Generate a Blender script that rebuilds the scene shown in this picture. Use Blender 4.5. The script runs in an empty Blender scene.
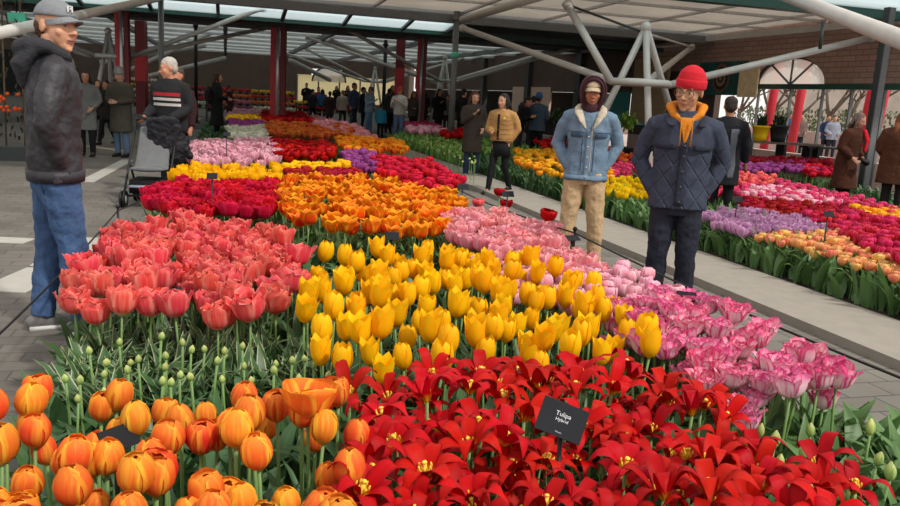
import bpy, bmesh, math, random
import numpy as np
from mathutils import Vector, Matrix, noise
R = random.Random(7)
C = bpy.context.scene.collection
D = bpy.data
pi = math.pi
# ---------------- camera ----------------
FPX, TH, RO, CH = 800.0, math.radians(11.0), math.radians(3.2), 1.5
f0 = Vector((0, math.cos(TH), -math.sin(TH))); r0 = Vector((1, 0, 0)); u0 = Vector((0, math.sin(TH), math.cos(TH)))
CR = math.cos(RO)*r0 + math.sin(RO)*u0
CU = math.cos(RO)*u0 - math.sin(RO)*r0
cam_d = D.cameras.new('camera'); cam = D.objects.new('camera', cam_d); C.objects.link(cam)
cam_d.sensor_width = 36; cam_d.lens = 36*FPX/900; cam_d.clip_end = 500
cam.matrix_world = Matrix((( CR.x, CU.x, -f0.x, 0), (CR.y, CU.y, -f0.y, 0), (CR.z, CU.z, -f0.z, CH), (0, 0, 0, 1)))
bpy.context.scene.camera = cam
sc = bpy.context.scene
sc.view_settings.view_transform = 'Standard'; sc.view_settings.look = 'None'; sc.view_settings.gamma = 1
sc.view_settings.exposure = 0.0; sc.view_settings.use_curve_mapping = False
# ---------------- sky and sun ----------------
w = D.worlds.new('world'); sc.world = w; w.use_nodes = True
bg = w.node_tree.nodes['Background']; bg.inputs[1].default_value = 1.25
sky = w.node_tree.nodes.new('ShaderNodeTexSky'); sky.sky_type = 'HOSEK_WILKIE'
sky.sun_direction = Vector((0.55, -0.45, 0.75)).normalized(); sky.turbidity = 4.0; sky.ground_albedo = 0.4
mixw = w.node_tree.nodes.new('ShaderNodeMixRGB'); mixw.inputs[0].default_value = 0.8
mixw.inputs[2].default_value = (1.0, 0.965, 0.92, 1)
w.node_tree.links.new(sky.outputs[0], mixw.inputs[1]); w.node_tree.links.new(mixw.outputs[0], bg.inputs[0])
sl = D.lights.new('sun', 'SUN'); sl.energy = 2.7; sl.angle = math.radians(4.0); sl.color = (1.0, 0.95, 0.87)
sun = D.objects.new('sun', sl); C.objects.link(sun)
sun.rotation_euler = Vector((0.55, -0.45, 0.75)).to_track_quat('Z', 'Y').to_euler()

# ---------------- measuring helpers: pixel of the photo -> place in the world ----------------
def ray(px, py):
    return f0 + CR*((px-450)/FPX) + CU*((253-py)/FPX)
def U(px, py, z=0.0):
    d = ray(px, py); t = (z-CH)/d.z
    return Vector((0, 0, CH)) + d*t
def P(px, py, Y):
    d = ray(px, py); return Vector((0, 0, CH)) + d*(Y/d.y)
YAW = math.radians(16.0)          # the hall and its beds run 16 degrees left of the view
A = Vector((-math.sin(YAW), math.cos(YAW), 0)); B = Vector((math.cos(YAW), math.sin(YAW), 0))
def AB(a, b, z=0.0): return A*a + B*b + Vector((0, 0, z))
def toab(p): return p.dot(A), p.dot(B)
def PB(px, py, b):                # on the ray, in the vertical plane at lateral place b
    d = ray(px, py); t = b/d.dot(B); return Vector((0, 0, CH)) + d*t

# ---------------- materials ----------------
MATS = {}
def newmat(name):
    m = D.materials.new(name); m.use_nodes = True; nt = m.node_tree
    return m, nt, nt.nodes['Principled BSDF'], nt.nodes, nt.links
def mat(name, col, rough=0.6, metal=0.0, var=0.12, scale=8.0, bump=0.0, bscale=40.0, coord='Object', rnd=0.0, spec=0.4, stretch=None):
    if name in MATS: return MATS[name]
    m, nt, b, N, L = newmat(name)
    b.inputs['Roughness'].default_value = rough; b.inputs['Metallic'].default_value = metal
    b.inputs['Specular IOR Level'].default_value = spec
    tc = N.new('ShaderNodeTexCoord'); src = tc.outputs[coord]
    if stretch:
        mp = N.new('ShaderNodeMapping'); mp.inputs['Scale'].default_value = stretch; L.new(src, mp.inputs[0]); src = mp.outputs[0]
    n = N.new('ShaderNodeTexNoise'); n.inputs['Scale'].default_value = scale; n.inputs['Detail'].default_value = 4
    L.new(src, n.inputs['Vector'])
    mx = N.new('ShaderNodeMixRGB'); L.new(n.outputs['Fac'], mx.inputs[0])
    mx.inputs[1].default_value = tuple(max(0, c*(1-var*1.6)) for c in col)+(1,)
    mx.inputs[2].default_value = tuple(min(1, c*(1+var*1.6)) for c in col)+(1,)
    out = mx.outputs[0]
    if rnd:
        oi = N.new('ShaderNodeObjectInfo'); hs = N.new('ShaderNodeHueSaturation')
        mr = N.new('ShaderNodeMapRange'); mr.inputs[3].default_value = 1-rnd; mr.inputs[4].default_value = 1+rnd
        L.new(oi.outputs['Random'], mr.inputs[0]); L.new(mr.outputs[0], hs.inputs['Value']); L.new(out, hs.inputs['Color']); out = hs.outputs[0]
    L.new(out, b.inputs['Base Color'])
    if bump:
        n2 = N.new('ShaderNodeTexNoise'); n2.inputs['Scale'].default_value = bscale; n2.inputs['Detail'].default_value = 5
        L.new(src, n2.inputs['Vector'])
        bp = N.new('ShaderNodeBump'); bp.inputs['Strength'].default_value = bump; bp.inputs['Distance'].default_value = 0.02
        L.new(n2.outputs['Fac'], bp.inputs['Height']); L.new(bp.outputs[0], b.inputs['Normal'])
    MATS[name] = m; return m

def petal_mat(name, base, tip, edge, throat, streak=0.3, rnd=0.12, edge_w=0.55, hue=0.012, transl=0.25, trd=0.1):
    """petal pigment: throat at the foot, base along the blade, tip and edge tints, fine veins"""
    m, nt, b, N, L = newmat(name)
    uv = N.new('ShaderNodeUVMap'); uv.uv_map = 'UV'
    sp = N.new('ShaderNodeSeparateXYZ'); L.new(uv.outputs[0], sp.inputs[0])
    oi = N.new('ShaderNodeObjectInfo')
    # v ramp
    cr = N.new('ShaderNodeValToRGB'); L.new(sp.outputs[1], cr.inputs[0])
    e = cr.color_ramp.elements; e[0].position = trd; e[0].color = throat+(1,); e[1].position = 1.0; e[1].color = tip+(1,)
    k = e.new(trd+0.16); k.color = base+(1,); k = e.new(0.62); k.color = base+(1,)
    # edge
    s1 = N.new('ShaderNodeMath'); s1.operation = 'SUBTRACT'; L.new(sp.outputs[0], s1.inputs[0]); s1.inputs[1].default_value = 0.5
    s2 = N.new('ShaderNodeMath'); s2.operation = 'ABSOLUTE'; L.new(s1.outputs[0], s2.inputs[0])
    mr = N.new('ShaderNodeMapRange'); L.new(s2.outputs[0], mr.inputs[0]); mr.inputs[1].default_value = 0.5*edge_w; mr.inputs[2].default_value = 0.5
    # veins
    mp = N.new('ShaderNodeMapping'); mp.inputs['Scale'].default_value = (7, 1.1, 1); L.new(uv.outputs[0], mp.inputs[0])
    ad = N.new('ShaderNodeVectorMath'); ad.operation = 'ADD'; L.new(mp.outputs[0], ad.inputs[0])
    cx = N.new('ShaderNodeCombineXYZ'); ml = N.new('ShaderNodeMath'); ml.operation = 'MULTIPLY'; ml.inputs[1].default_value = 37
    L.new(oi.outputs['Random'], ml.inputs[0]); L.new(ml.outputs[0], cx.inputs[2]); L.new(cx.outputs[0], ad.inputs[1])
    n = N.new('ShaderNodeTexNoise'); n.inputs['Scale'].default_value = 1.0; n.inputs['Detail'].default_value = 3; L.new(ad.outputs[0], n.inputs['Vector'])
    am = N.new('ShaderNodeMath'); am.operation = 'MULTIPLY_ADD'; mq = N.new('ShaderNodeMapRange'); mq.inputs[1].default_value = .36; mq.inputs[2].default_value = .64; L.new(n.outputs['Fac'], mq.inputs[0]); L.new(mq.outputs[0], am.inputs[0]); am.inputs[1].default_value = streak*1.6; am.inputs[2].default_value = -streak*.7
    a2 = N.new('ShaderNodeMath'); a2.operation = 'ADD'; a2.use_clamp = True; L.new(mr.outputs[0], a2.inputs[0]); L.new(am.outputs[0], a2.inputs[1])
    mx = N.new('ShaderNodeMixRGB'); L.new(a2.outputs[0], mx.inputs[0]); L.new(cr.outputs[0], mx.inputs[1]); mx.inputs[2].default_value = edge+(1,)
    hs = N.new('ShaderNodeHueSaturation')
    h = N.new('ShaderNodeMapRange'); h.inputs[3].default_value = 0.5-hue; h.inputs[4].default_value = 0.5+hue; L.new(oi.outputs['Random'], h.inputs[0]); L.new(h.outputs[0], hs.inputs['Hue'])
    wn = N.new('ShaderNodeTexWhiteNoise'); wn.noise_dimensions = '1D'; L.new(oi.outputs['Random'], wn.inputs['W'])
    v = N.new('ShaderNodeMapRange'); v.inputs[3].default_value = 1-rnd; v.inputs[4].default_value = 1+rnd*0.6; L.new(wn.outputs['Value'], v.inputs[0]); L.new(v.outputs[0], hs.inputs['Value'])
    L.new(mx.outputs[0], hs.inputs['Color']); L.new(hs.outputs[0], b.inputs['Base Color'])
    b.inputs['Roughness'].default_value = 0.55; b.inputs['Specular IOR Level'].default_value = 0.15
    tr = N.new('ShaderNodeBsdfTranslucent'); L.new(hs.outputs[0], tr.inputs[0])
    ms = N.new('ShaderNodeMixShader'); ms.inputs[0].default_value = transl
    L.new(b.outputs[0], ms.inputs[1]); L.new(tr.outputs[0], ms.inputs[2]); L.new(ms.outputs[0], N['Material Output'].inputs[0])
    return m

def leaf_mat(name, col, edge=None, rnd=0.2):
    m, nt, b, N, L = newmat(name)
    uv = N.new('ShaderNodeUVMap'); uv.uv_map = 'UV'; sp = N.new('ShaderNodeSeparateXYZ'); L.new(uv.outputs[0], sp.inputs[0])
    tc = N.new('ShaderNodeTexCoord'); n = N.new('ShaderNodeTexNoise'); n.inputs['Scale'].default_value = 6; L.new(tc.outputs['Object'], n.inputs['Vector'])
    mx = N.new('ShaderNodeMixRGB'); L.new(n.outputs['Fac'], mx.inputs[0])
    mx.inputs[1].default_value = tuple(c*(1-rnd*1.6) for c in col)+(1,); mx.inputs[2].default_value = tuple(c*(1+rnd*1.6) for c in col)+(1,)
    out = mx.outputs[0]
    s1 = N.new('ShaderNodeMath'); s1.operation = 'SUBTRACT'; L.new(sp.outputs[0], s1.inputs[0]); s1.inputs[1].default_value = 0.5
    s2 = N.new('ShaderNodeMath'); s2.operation = 'ABSOLUTE'; L.new(s1.outputs[0], s2.inputs[0])
    mr = N.new('ShaderNodeMapRange'); L.new(s2.outputs[0], mr.inputs[0]); mr.inputs[1].default_value = 0.36 if edge else 0.1; mr.inputs[2].default_value = 0.42 if edge else 0.0
    m2 = N.new('ShaderNodeMixRGB'); L.new(mr.outputs[0], m2.inputs[0]); L.new(out, m2.inputs[1])
    m2.inputs[2].default_value = (edge if edge else tuple(min(1, c*1.5) for c in col))+(1,)
    if not edge: 
        cl = N.new('ShaderNodeMath'); cl.operation = 'MULTIPLY'; cl.inputs[1].default_value = 0.35; L.new(mr.outputs[0], cl.inputs[0]); L.new(cl.outputs[0], m2.inputs[0])
    L.new(m2.outputs[0], b.inputs['Base Color'])
    b.inputs['Roughness'].default_value = 0.42; b.inputs['Specular IOR Level'].default_value = 0.4
    tr = N.new('ShaderNodeBsdfTranslucent'); L.new(m2.outputs[0], tr.inputs[0])
    ms = N.new('ShaderNodeMixShader'); ms.inputs[0].default_value = 0.22
    L.new(b.outputs[0], ms.inputs[1]); L.new(tr.outputs[0], ms.inputs[2]); L.new(ms.outputs[0], N['Material Output'].inputs[0])
    return m

# ---------------- mesh helpers ----------------
class MB:
    def __init__(s): s.v = []; s.f = []; s.uv = []; s.mi = []; s.m = 0
    def grid(s, pts, nu, nv, uvs=None):
        """pts: rows of nv+1 lists of nu+1"""
        o = len(s.v)
        for j in range(nv+1):
            for i in range(nu+1):
                s.v.append(tuple(pts[j][i]))
        for j in range(nv):
            for i in range(nu):
                a = o+j*(nu+1)+i; q = (a, a+1, a+nu+2, a+nu+1)
                s.f.append(q); s.mi.append(s.m)
                s.uv += [(i/nu, j/nv), ((i+1)/nu, j/nv), ((i+1)/nu, (j+1)/nv), (i/nu, (j+1)/nv)]
    def box(s, c, sz, rot=None):
        o = len(s.v); c = Vector(c)
        for x in (-.5, .5):
            for y in (-.5, .5):
                for z in (-.5, .5):
                    p = Vector((x*sz[0], y*sz[1], z*sz[2]))
                    if rot is not None: p = rot @ p
                    s.v.append(tuple(c+p))
        for q in ((0, 1, 3, 2), (4, 6, 7, 5), (0, 4, 5, 1), (2, 3, 7, 6), (0, 2, 6, 4), (1, 5, 7, 3)):
            s.f.append(tuple(o+i for i in q)); s.mi.append(s.m); s.uv += [(0, 0), (1, 0), (1, 1), (0, 1)]
    def tube(s, pts, rad, n=10, xref=(1, 0, 0), cap=True, round_caps=False):
        pts = [Vector(p) for p in pts]
        if not isinstance(rad, (list, tuple)): rad = [rad]*len(pts)
        rad = [(r, r) if not isinstance(r, (list, tuple)) else r for r in rad]
        if round_caps:
            def ext(p, q, r):
                d = (p-q).normalized(); m = min(r); out = []
                for a in (30, 60, 85):
                    k = math.cos(math.radians(a)); out.append((p+d*m*math.sin(math.radians(a)), (r[0]*k, r[1]*k)))
                return out
            e0 = ext(pts[0], pts[1], rad[0])[::-1]; e1 = ext(pts[-1], pts[-2], rad[-1])
            pts = [e[0] for e in e0]+pts+[e[0] for e in e1]; rad = [e[1] for e in e0]+rad+[e[1] for e in e1]
        o = len(s.v); k = len(pts); xr = Vector(xref)
        for i, p in enumerate(pts):
            t = (pts[min(i+1, k-1)]-pts[max(i-1, 0)])
            t = t.normalized() if t.length > 1e-9 else Vector((0, 0, 1))
            x = xr - t*xr.dot(t)
            if x.length < 0.15: x = Vector((0, 1, 0)) - t*t.y
            if x.length < 0.15: x = Vector((0, 0, 1)) - t*t.z
            x.normalize(); y = t.cross(x)
            for j in range(n):
                a = 2*pi*j/n
                s.v.append(tuple(p + x*(rad[i][0]*math.cos(a)) + y*(rad[i][1]*math.sin(a))))
        for i in range(k-1):
            for j in range(n):
                j2 = (j+1) % n
                s.f.append((o+i*n+j, o+i*n+j2, o+(i+1)*n+j2, o+(i+1)*n+j)); s.mi.append(s.m)
                s.uv += [(j/n, i/(k-1)), ((j+1)/n, i/(k-1)), ((j+1)/n, (i+1)/(k-1)), (j/n, (i+1)/(k-1))]
        if cap:
            s.f.append(tuple(o+j for j in range(n))[::-1]); s.mi.append(s.m); s.uv += [(0.5, 0)]*n
            s.f.append(tuple(o+(k-1)*n+j for j in range(n))); s.mi.append(s.m); s.uv += [(0.5, 1)]*n
    def ball(s, c, r, n=12, m=8, rot=None, z0=-1.0):
        """ellipsoid; z0 > -1 keeps only the part above z0*r"""
        c = Vector(c); r = r if isinstance(r, (list, tuple)) else (r, r, r); o = len(s.v); a0 = math.asin(max(-1, z0))
        for j in range(m+1):
            la = a0 + (pi/2-a0)*j/m
            for i in range(n):
                a = 2*pi*i/n
                p = Vector((r[0]*math.cos(la)*math.cos(a), r[1]*math.cos(la)*math.sin(a), r[2]*math.sin(la)))
                if j == m: p = Vector((1e-5*math.cos(a), 1e-5*math.sin(a), r[2]))
                if rot is not None: p = rot @ p
                s.v.append(tuple(c+p))
        for j in range(m):
            for i in range(n):
                i2 = (i+1) % n
                s.f.append((o+j*n+i, o+j*n+i2, o+(j+1)*n+i2, o+(j+1)*n+i)); s.mi.append(s.m)
                s.uv += [(i/n, j/m), ((i+1)/n, j/m), ((i+1)/n, (j+1)/m), (i/n, (j+1)/m)]
        s.f.append(tuple(o+i for i in range(n))[::-1]); s.mi.append(s.m); s.uv += [(0.5, 0)]*n
        s.f.append(tuple(o+m*n+i for i in range(n))); s.mi.append(s.m); s.uv += [(0.5, 1)]*n
    def lathe(s, c, prof, n=16):
        c = Vector(c); s.tube([c+Vector((0, 0, z)) for r, z in prof], [max(r, 1e-4) for r, z in prof], n)
    def mesh(s, name, mats, smooth=True):
        me = D.meshes.new(name); me.from_pydata(s.v, [], s.f); me.update()
        uvl = me.uv_layers.new(name='UV'); a = np.array(s.uv, dtype=np.float32).ravel(); uvl.data.foreach_set('uv', a)
        for m in (mats if isinstance(mats, (list, tuple)) else [mats]): me.materials.append(m)
        me.polygons.foreach_set('material_index', s.mi)
        if smooth: me.polygons.foreach_set('use_smooth', [True]*len(s.f))
        return me
    def build(s, name, mats, parent=None, smooth=True, loc=None):
        return put(name, s.mesh(name, mats, smooth), parent, loc)
def put(name, me, parent=None, loc=None):
    o = D.objects.new(name, me); C.objects.link(o)
    if parent is not None: o.parent = parent
    if loc is not None: o.location = loc
    return o
def tag(o, label=None, cat=None, group=None, kind=None):
    if label: o['label'] = label
    if cat: o['category'] = cat
    if group: o['group'] = group
    if kind: o['kind'] = kind
    return o
def thing(name, label, cat, loc=(0, 0, 0), rz=0.0, group=None, scale=1.0):
    o = D.objects.new(name, None); C.objects.link(o); o.location = loc; o.rotation_euler = (0, 0, rz); o.scale = (scale,)*3
    o.empty_display_size = 0.05
    return tag(o, label, cat, group)
def struct(o): o['kind'] = 'structure'; return o
def beam(name, p, q, wd, ht, m, parent=None, kind='structure'):
    p, q = Vector(p), Vector(q); b = MB(); t = (q-p); L_ = t.length; t.normalize()
    x = t.cross(Vector((0, 0, 1))); x = x.normalized() if x.length > .01 else Vector((1, 0, 0)); y = x.cross(t)
    b.box((p+q)/2, (wd, L_, ht), Matrix((x, t, y)).transposed())
    o = b.build(name, m, parent, smooth=False)
    if kind and parent is None: o['kind'] = kind
    return o
def pipe(name, p, q, r, m, parent=None, n=12):
    b = MB(); b.tube([p, q], r, n); o = b.build(name, m, parent)
    if parent is None: o['kind'] = 'structure'
    return o
def inpoly(x, y, P_):
    c = False; j = len(P_)-1
    for i in range(len(P_)):
        if (P_[i][1] > y) != (P_[j][1] > y) and x < (P_[j][0]-P_[i][0])*(y-P_[i][1])/(P_[j][1]-P_[i][1])+P_[i][0]: c = not c
        j = i
    return c
def area(P_):
    return abs(sum(P_[i-1][0]*P_[i][1]-P_[i][0]*P_[i-1][1] for i in range(len(P_))))/2
def scatter(poly, n, rr):
    """about n points in a polygon on a jittered hexagonal grid"""
    s = math.sqrt(area(poly)/n*1.155); xs = [p[0] for p in poly]; ys = [p[1] for p in poly]
    out = []; y = min(ys); j = 0
    while y < max(ys):
        x = min(xs)+(s/2 if j % 2 else 0)
        while x < max(xs):
            a, b = x+rr.uniform(-.3, .3)*s, y+rr.uniform(-.3, .3)*s
            if inpoly(a, b, poly): out.append((a, b))
            x += s
        y += s*.866; j += 1
    return out
# ================= SETTING =================
def paver_mat(name, c1, c2, bw=0.3, bh=0.15, mortar=(0.08, 0.075, 0.07), rot=YAW):
    m, nt, b, N, L = newmat(name)
    tc = N.new('ShaderNodeTexCoord'); mp = N.new('ShaderNodeMapping'); mp.inputs['Rotation'].default_value = (0, 0, -rot); L.new(tc.outputs['Object'], mp.inputs[0])
    br = N.new('ShaderNodeTexBrick'); br.inputs['Scale'].default_value = 1; br.inputs['Brick Width'].default_value = bw; br.inputs['Row Height'].default_value = bh
    br.inputs['Mortar Size'].default_value = 0.006; br.inputs['Color1'].default_value = c1+(1,); br.inputs['Color2'].default_value = c2+(1,); br.inputs['Mortar'].default_value = mortar+(1,)
    L.new(mp.outputs[0], br.inputs['Vector'])
    n = N.new('ShaderNodeTexNoise'); n.inputs['Scale'].default_value = 1.3; n.inputs['Detail'].default_value = 6; L.new(tc.outputs['Object'], n.inputs['Vector'])
    rp = N.new('ShaderNodeMapRange'); rp.inputs[1].default_value = .3; rp.inputs[2].default_value = .7; rp.inputs[3].default_value = .78; rp.inputs[4].default_value = 1.15; L.new(n.outputs['Fac'], rp.inputs[0])
    mx = N.new('ShaderNodeMixRGB'); mx.blend_type = 'MULTIPLY'; mx.inputs[0].default_value = 1; L.new(br.outputs['Color'], mx.inputs[1]); L.new(rp.outputs[0], mx.inputs[2])
    L.new(mx.outputs[0], b.inputs['Base Color']); b.inputs['Roughness'].default_value = .8
    bp = N.new('ShaderNodeBump'); bp.inputs['Strength'].default_value = .5; bp.inputs['Distance'].default_value = .01; bp.invert = True
    L.new(br.outputs['Fac'], bp.inputs['Height']); L.new(bp.outputs[0], b.inputs['Normal'])
    return m
M_pave = paver_mat('grey_pavers', (0.125, 0.110, 0.094), (0.165, 0.146, 0.125))
M_path = paver_mat('path_pavers', (0.165, 0.147, 0.125), (0.205, 0.183, 0.156), .3, .2)
M_kerb = mat('concrete', (0.30, 0.27, 0.23), .85, var=.1, bump=.2)
M_soil = mat('soil', (0.035, 0.025, 0.018), .95, var=.3, scale=20, bump=.8)
M_white = mat('line_paint_and_sun', (0.42, 0.40, 0.36), .8, var=.15, scale=5)  # pale tone shared by the floor lines and the painted-in sunlight
M_steel = mat('grey_steel', (0.16, 0.17, 0.175), .5, .3)
M_dsteel = mat('dark_steel', (0.045, 0.05, 0.05), .5, .2)
M_green = mat('dark_green_steel', (0.02, 0.07, 0.055), .5)
M_tube = mat('painted_tube', (0.55, 0.53, 0.49), .45, .1, var=.1, scale=3)
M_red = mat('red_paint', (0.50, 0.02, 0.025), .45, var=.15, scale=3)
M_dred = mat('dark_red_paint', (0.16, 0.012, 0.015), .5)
M_alu = mat('aluminium', (0.60, 0.60, 0.60), .35, .6)
M_black = mat('black_metal', (0.012, 0.012, 0.013), .45, .3)
M_brown = mat('brown_render', (0.16, 0.11, 0.085), .85, var=.15, scale=2)
def brick_mat():
    m, nt, b, N, L = newmat('red_brick')
    tc = N.new('ShaderNodeTexCoord'); br = N.new('ShaderNodeTexBrick'); br.inputs['Scale'].default_value = 1
    br.inputs['Brick Width'].default_value = .42; br.inputs['Row Height'].default_value = .13; br.inputs['Mortar Size'].default_value = .012
    br.inputs['Color1'].default_value = (.42, .26, .205, 1); br.inputs['Color2'].default_value = (.33, .20, .155, 1); br.inputs['Mortar'].default_value = (.20, .14, .115, 1)
    L.new(tc.outputs['UV'], br.inputs['Vector']); L.new(br.outputs['Color'], b.inputs['Base Color']); b.inputs['Roughness'].default_value = .9
    return m
M_brick = brick_mat()
def glass_mat(name, col, tr=.5, transl=.4, rough=.2, ribs=0):
    m, nt, b, N, L = newmat(name)
    b.inputs['Base Color'].default_value = col+(1,); b.inputs['Roughness'].default_value = rough
    t = N.new('ShaderNodeBsdfTransparent'); l = N.new('ShaderNodeBsdfTranslucent'); l.inputs[0].default_value = col+(1,)
    t.inputs[0].default_value = col+(1,)
    m1 = N.new('ShaderNodeMixShader'); m1.inputs[0].default_value = transl; m2 = N.new('ShaderNodeMixShader'); m2.inputs[0].default_value = tr
    L.new(b.outputs[0], m1.inputs[1]); L.new(l.outputs[0], m1.inputs[2]); L.new(m1.outputs[0], m2.inputs[1]); L.new(t.outputs[0], m2.inputs[2])
    L.new(m2.outputs[0], N['Material Output'].inputs[0])
    if ribs:
        tc = N.new('ShaderNodeTexCoord'); mp = N.new('ShaderNodeMapping'); mp.inputs['Rotation'].default_value = (0, 0, -YAW); L.new(tc.outputs['Object'], mp.inputs[0])
        wv = N.new('ShaderNodeTexWave'); wv.inputs['Scale'].default_value = ribs; wv.inputs['Distortion'].default_value = 1.5; L.new(mp.outputs[0], wv.inputs['Vector']); wv.bands_direction = 'Y'
        n = N.new('ShaderNodeTexNoise'); n.inputs['Scale'].default_value = .8; n.inputs['Detail'].default_value = 6; L.new(mp.outputs[0], n.inputs['Vector'])
        mm = N.new('ShaderNodeMath'); mm.operation = 'MULTIPLY'; L.new(wv.outputs['Fac'], mm.inputs[0]); L.new(n.outputs['Fac'], mm.inputs[1])
        cr = N.new('ShaderNodeMixRGB'); cr.inputs[1].default_value = tuple(c*.6 for c in col)+(1,); cr.inputs[2].default_value = tuple(min(1, c*1.3) for c in col)+(1,); L.new(mm.outputs[0], cr.inputs[0])
        L.new(cr.outputs[0], l.inputs[0]); L.new(cr.outputs[0], b.inputs['Base Color'])
    return m
M_skyl = glass_mat('roof_glass', (0.80, 0.88, 0.90), .5, .8)
M_corr = glass_mat('corrugated_polycarbonate', (0.66, 0.62, 0.57), .10, .8, .5, ribs=3)
M_farp = glass_mat('far_roof_panel', (0.62, 0.66, 0.66), .25, .75, .4, ribs=1.5)
M_pane = glass_mat('window_glass', (0.9, 0.93, 0.92), .75, .3, .05)
M_frost = glass_mat('white_awning_glass', (0.85, 0.82, 0.76), .2, .7, .4)
# ground
def slab(name, pts, z0, z1, m, smooth=False):
    b = MB(); n = len(pts); b.v = [(p[0], p[1], z0) for p in pts]+[(p[0], p[1], z1) for p in pts]
    b.f.append(tuple(range(n))[::-1]); b.f.append(tuple(range(n, 2*n)))
    for i in range(n): b.f.append((i, (i+1) % n, n+(i+1) % n, n+i))
    for f in b.f: b.mi.append(0); b.uv += [(0, 0)]*len(f)
    return struct(b.build(name, m, None, smooth))
def abrect(a0, a1, b0, b1): return [AB(a0, b0), AB(a0, b1), AB(a1, b1), AB(a1, b0)]
slab('floor', abrect(-8, 75, -45, 14.2), -.3, 0, M_pave)
slab('ground_plaza', abrect(-8, 75, 14.2, 60), -.3, 0.0, mat('plaza_stone', (0.50, 0.40, 0.36), .9))
slab('path', abrect(-3, 30, 2.36, 3.98), 0, .006, M_path)
kerb = slab('kerb', abrect(-3, 30, 3.98, 4.78), 0, .07, M_kerb)
slab('garden_bed_ground', abrect(.6, 30, -.72, 2.34), 0, .05, M_soil)
slab('garden_bed_ground', abrect(1, 28, 4.80, 13.2), 0, .05, M_soil)
# white floor lines on the left, with sun patches painted as pale slabs
for i, (p, q, wd) in enumerate([((0, 243), (14, 238), .4), ((0, 292), (52, 268), .35), ((52, 268), (86, 238), .35), ((86, 182), (128, 160), .22), ((88, 146), (122, 151), .22), ((172, 131), (200, 118), .22), ((182, 141), (232, 141), .35), ((188, 130), (232, 132), .2)]):
    a, c = U(*p), U(*q); t = (c-a).normalized(); s_ = Vector((-t.y, t.x, 0))*wd/2
    slab('floor_line_sun_patch_%d' % (i+1), [a-s_, c-s_, c+s_, a+s_], 0.0, .006, M_white)
RZ = 3.7
# roof panes and beams (a runs forward, b to the right)
def tilted(name, a0, a1, b0, b1, z0, z1, m, th=.03):
    b = MB(); q = [AB(a0, b0, z0), AB(a0, b1, z0), AB(a1, b1, z1), AB(a1, b0, z1)]
    b.v = [tuple(p) for p in q]+[tuple(p+Vector((0, 0, th))) for p in q]
    for f in ((3, 2, 1, 0), (4, 5, 6, 7), (0, 1, 5, 4), (1, 2, 6, 5), (2, 3, 7, 6), (3, 0, 4, 7)): b.f.append(f); b.mi.append(0); b.uv += [(0, 0)]*4
    return struct(b.build(name, m, None, False))
tilted('roof_panel_corrugated', 14.9, 21.9, -9.5, 14.2, RZ+.24, RZ+.10, M_corr)
tilted('roof_panel_glass', 11.6, 14.6, -9.5, 14.2, RZ+.42, RZ+.12, M_skyl)
tilted('roof_panel_glass', 22.25, 24.9, -14, 6.6, RZ+.12, RZ-.22, M_skyl)
tilted('roof_soffit', 25.0, 31, -14, 14.2, RZ-.1, RZ-.05, M_dsteel, .1)
tilted('roof_soffit', 22.3, 25.0, 6.6, 14.2, RZ+.05, RZ-.1, M_dsteel, .1)
tilted('roof_panel_far', 31, 64, -30, 14.2, RZ+.14, RZ+.14, M_farp)
for a, m, wd, ht, dz in ((14.75, M_green, .3, .22, .05), (22.1, M_steel, .25, .38, .0), (24.95, M_green, .2, .14, -.25), (27.5, M_dsteel, .3, .2, -.15), (31, M_steel, .25, .3, 0)):
    beam('roof_beam', AB(a, -14, RZ+dz), AB(a, 14.2, RZ+dz), wd, ht, m)
beam('roof_beam', AB(11.6, -9, RZ+.3), AB(11.6, 14.2, RZ+.3), .2, .25, M_steel)
for a in (13.0,): beam('roof_beam', AB(a, -9, RZ+.22), AB(a, 14.2, RZ+.22), .10, .12, M_steel)
for b_ in (-8.2, -5.8, -3.4, -1.0, 1.4, 3.8, 6.2, 8.6, 11.0, 13.2):
    beam('roof_purlin', AB(14.9, b_, RZ+.19), AB(21.9, b_, RZ+.06), .07, .06, M_alu)
for a in (17.2, 19.6): beam('roof_purlin', AB(a, -9, RZ+.12), AB(a, 14.2, RZ+.12), .10, .06, M_alu)
for b_ in (-11, -9.2, -7.4, -5.6, -3.8, -2.0, -.2, 1.6, 3.4, 5.2, 6.6): beam('roof_rafter', AB(22.3, b_, RZ+.07), AB(24.8, b_, RZ-.25), .10, .08, M_dsteel)
for a in (36, 39.5, 43, 47, 51, 55, 60): beam('roof_purlin', AB(a, -30, RZ+.07), AB(a, 14.2, RZ+.07), .28, .10, M_alu)
for b_ in range(-28, 14, 4): beam('roof_rafter', AB(31, b_, RZ), AB(64, b_, RZ), .16, .2, M_steel)
beam('roof_edge_tube', AB(12, 14.0, RZ-.05), AB(33, 14.0, RZ-.05), .16, .16, M_tube)
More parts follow.
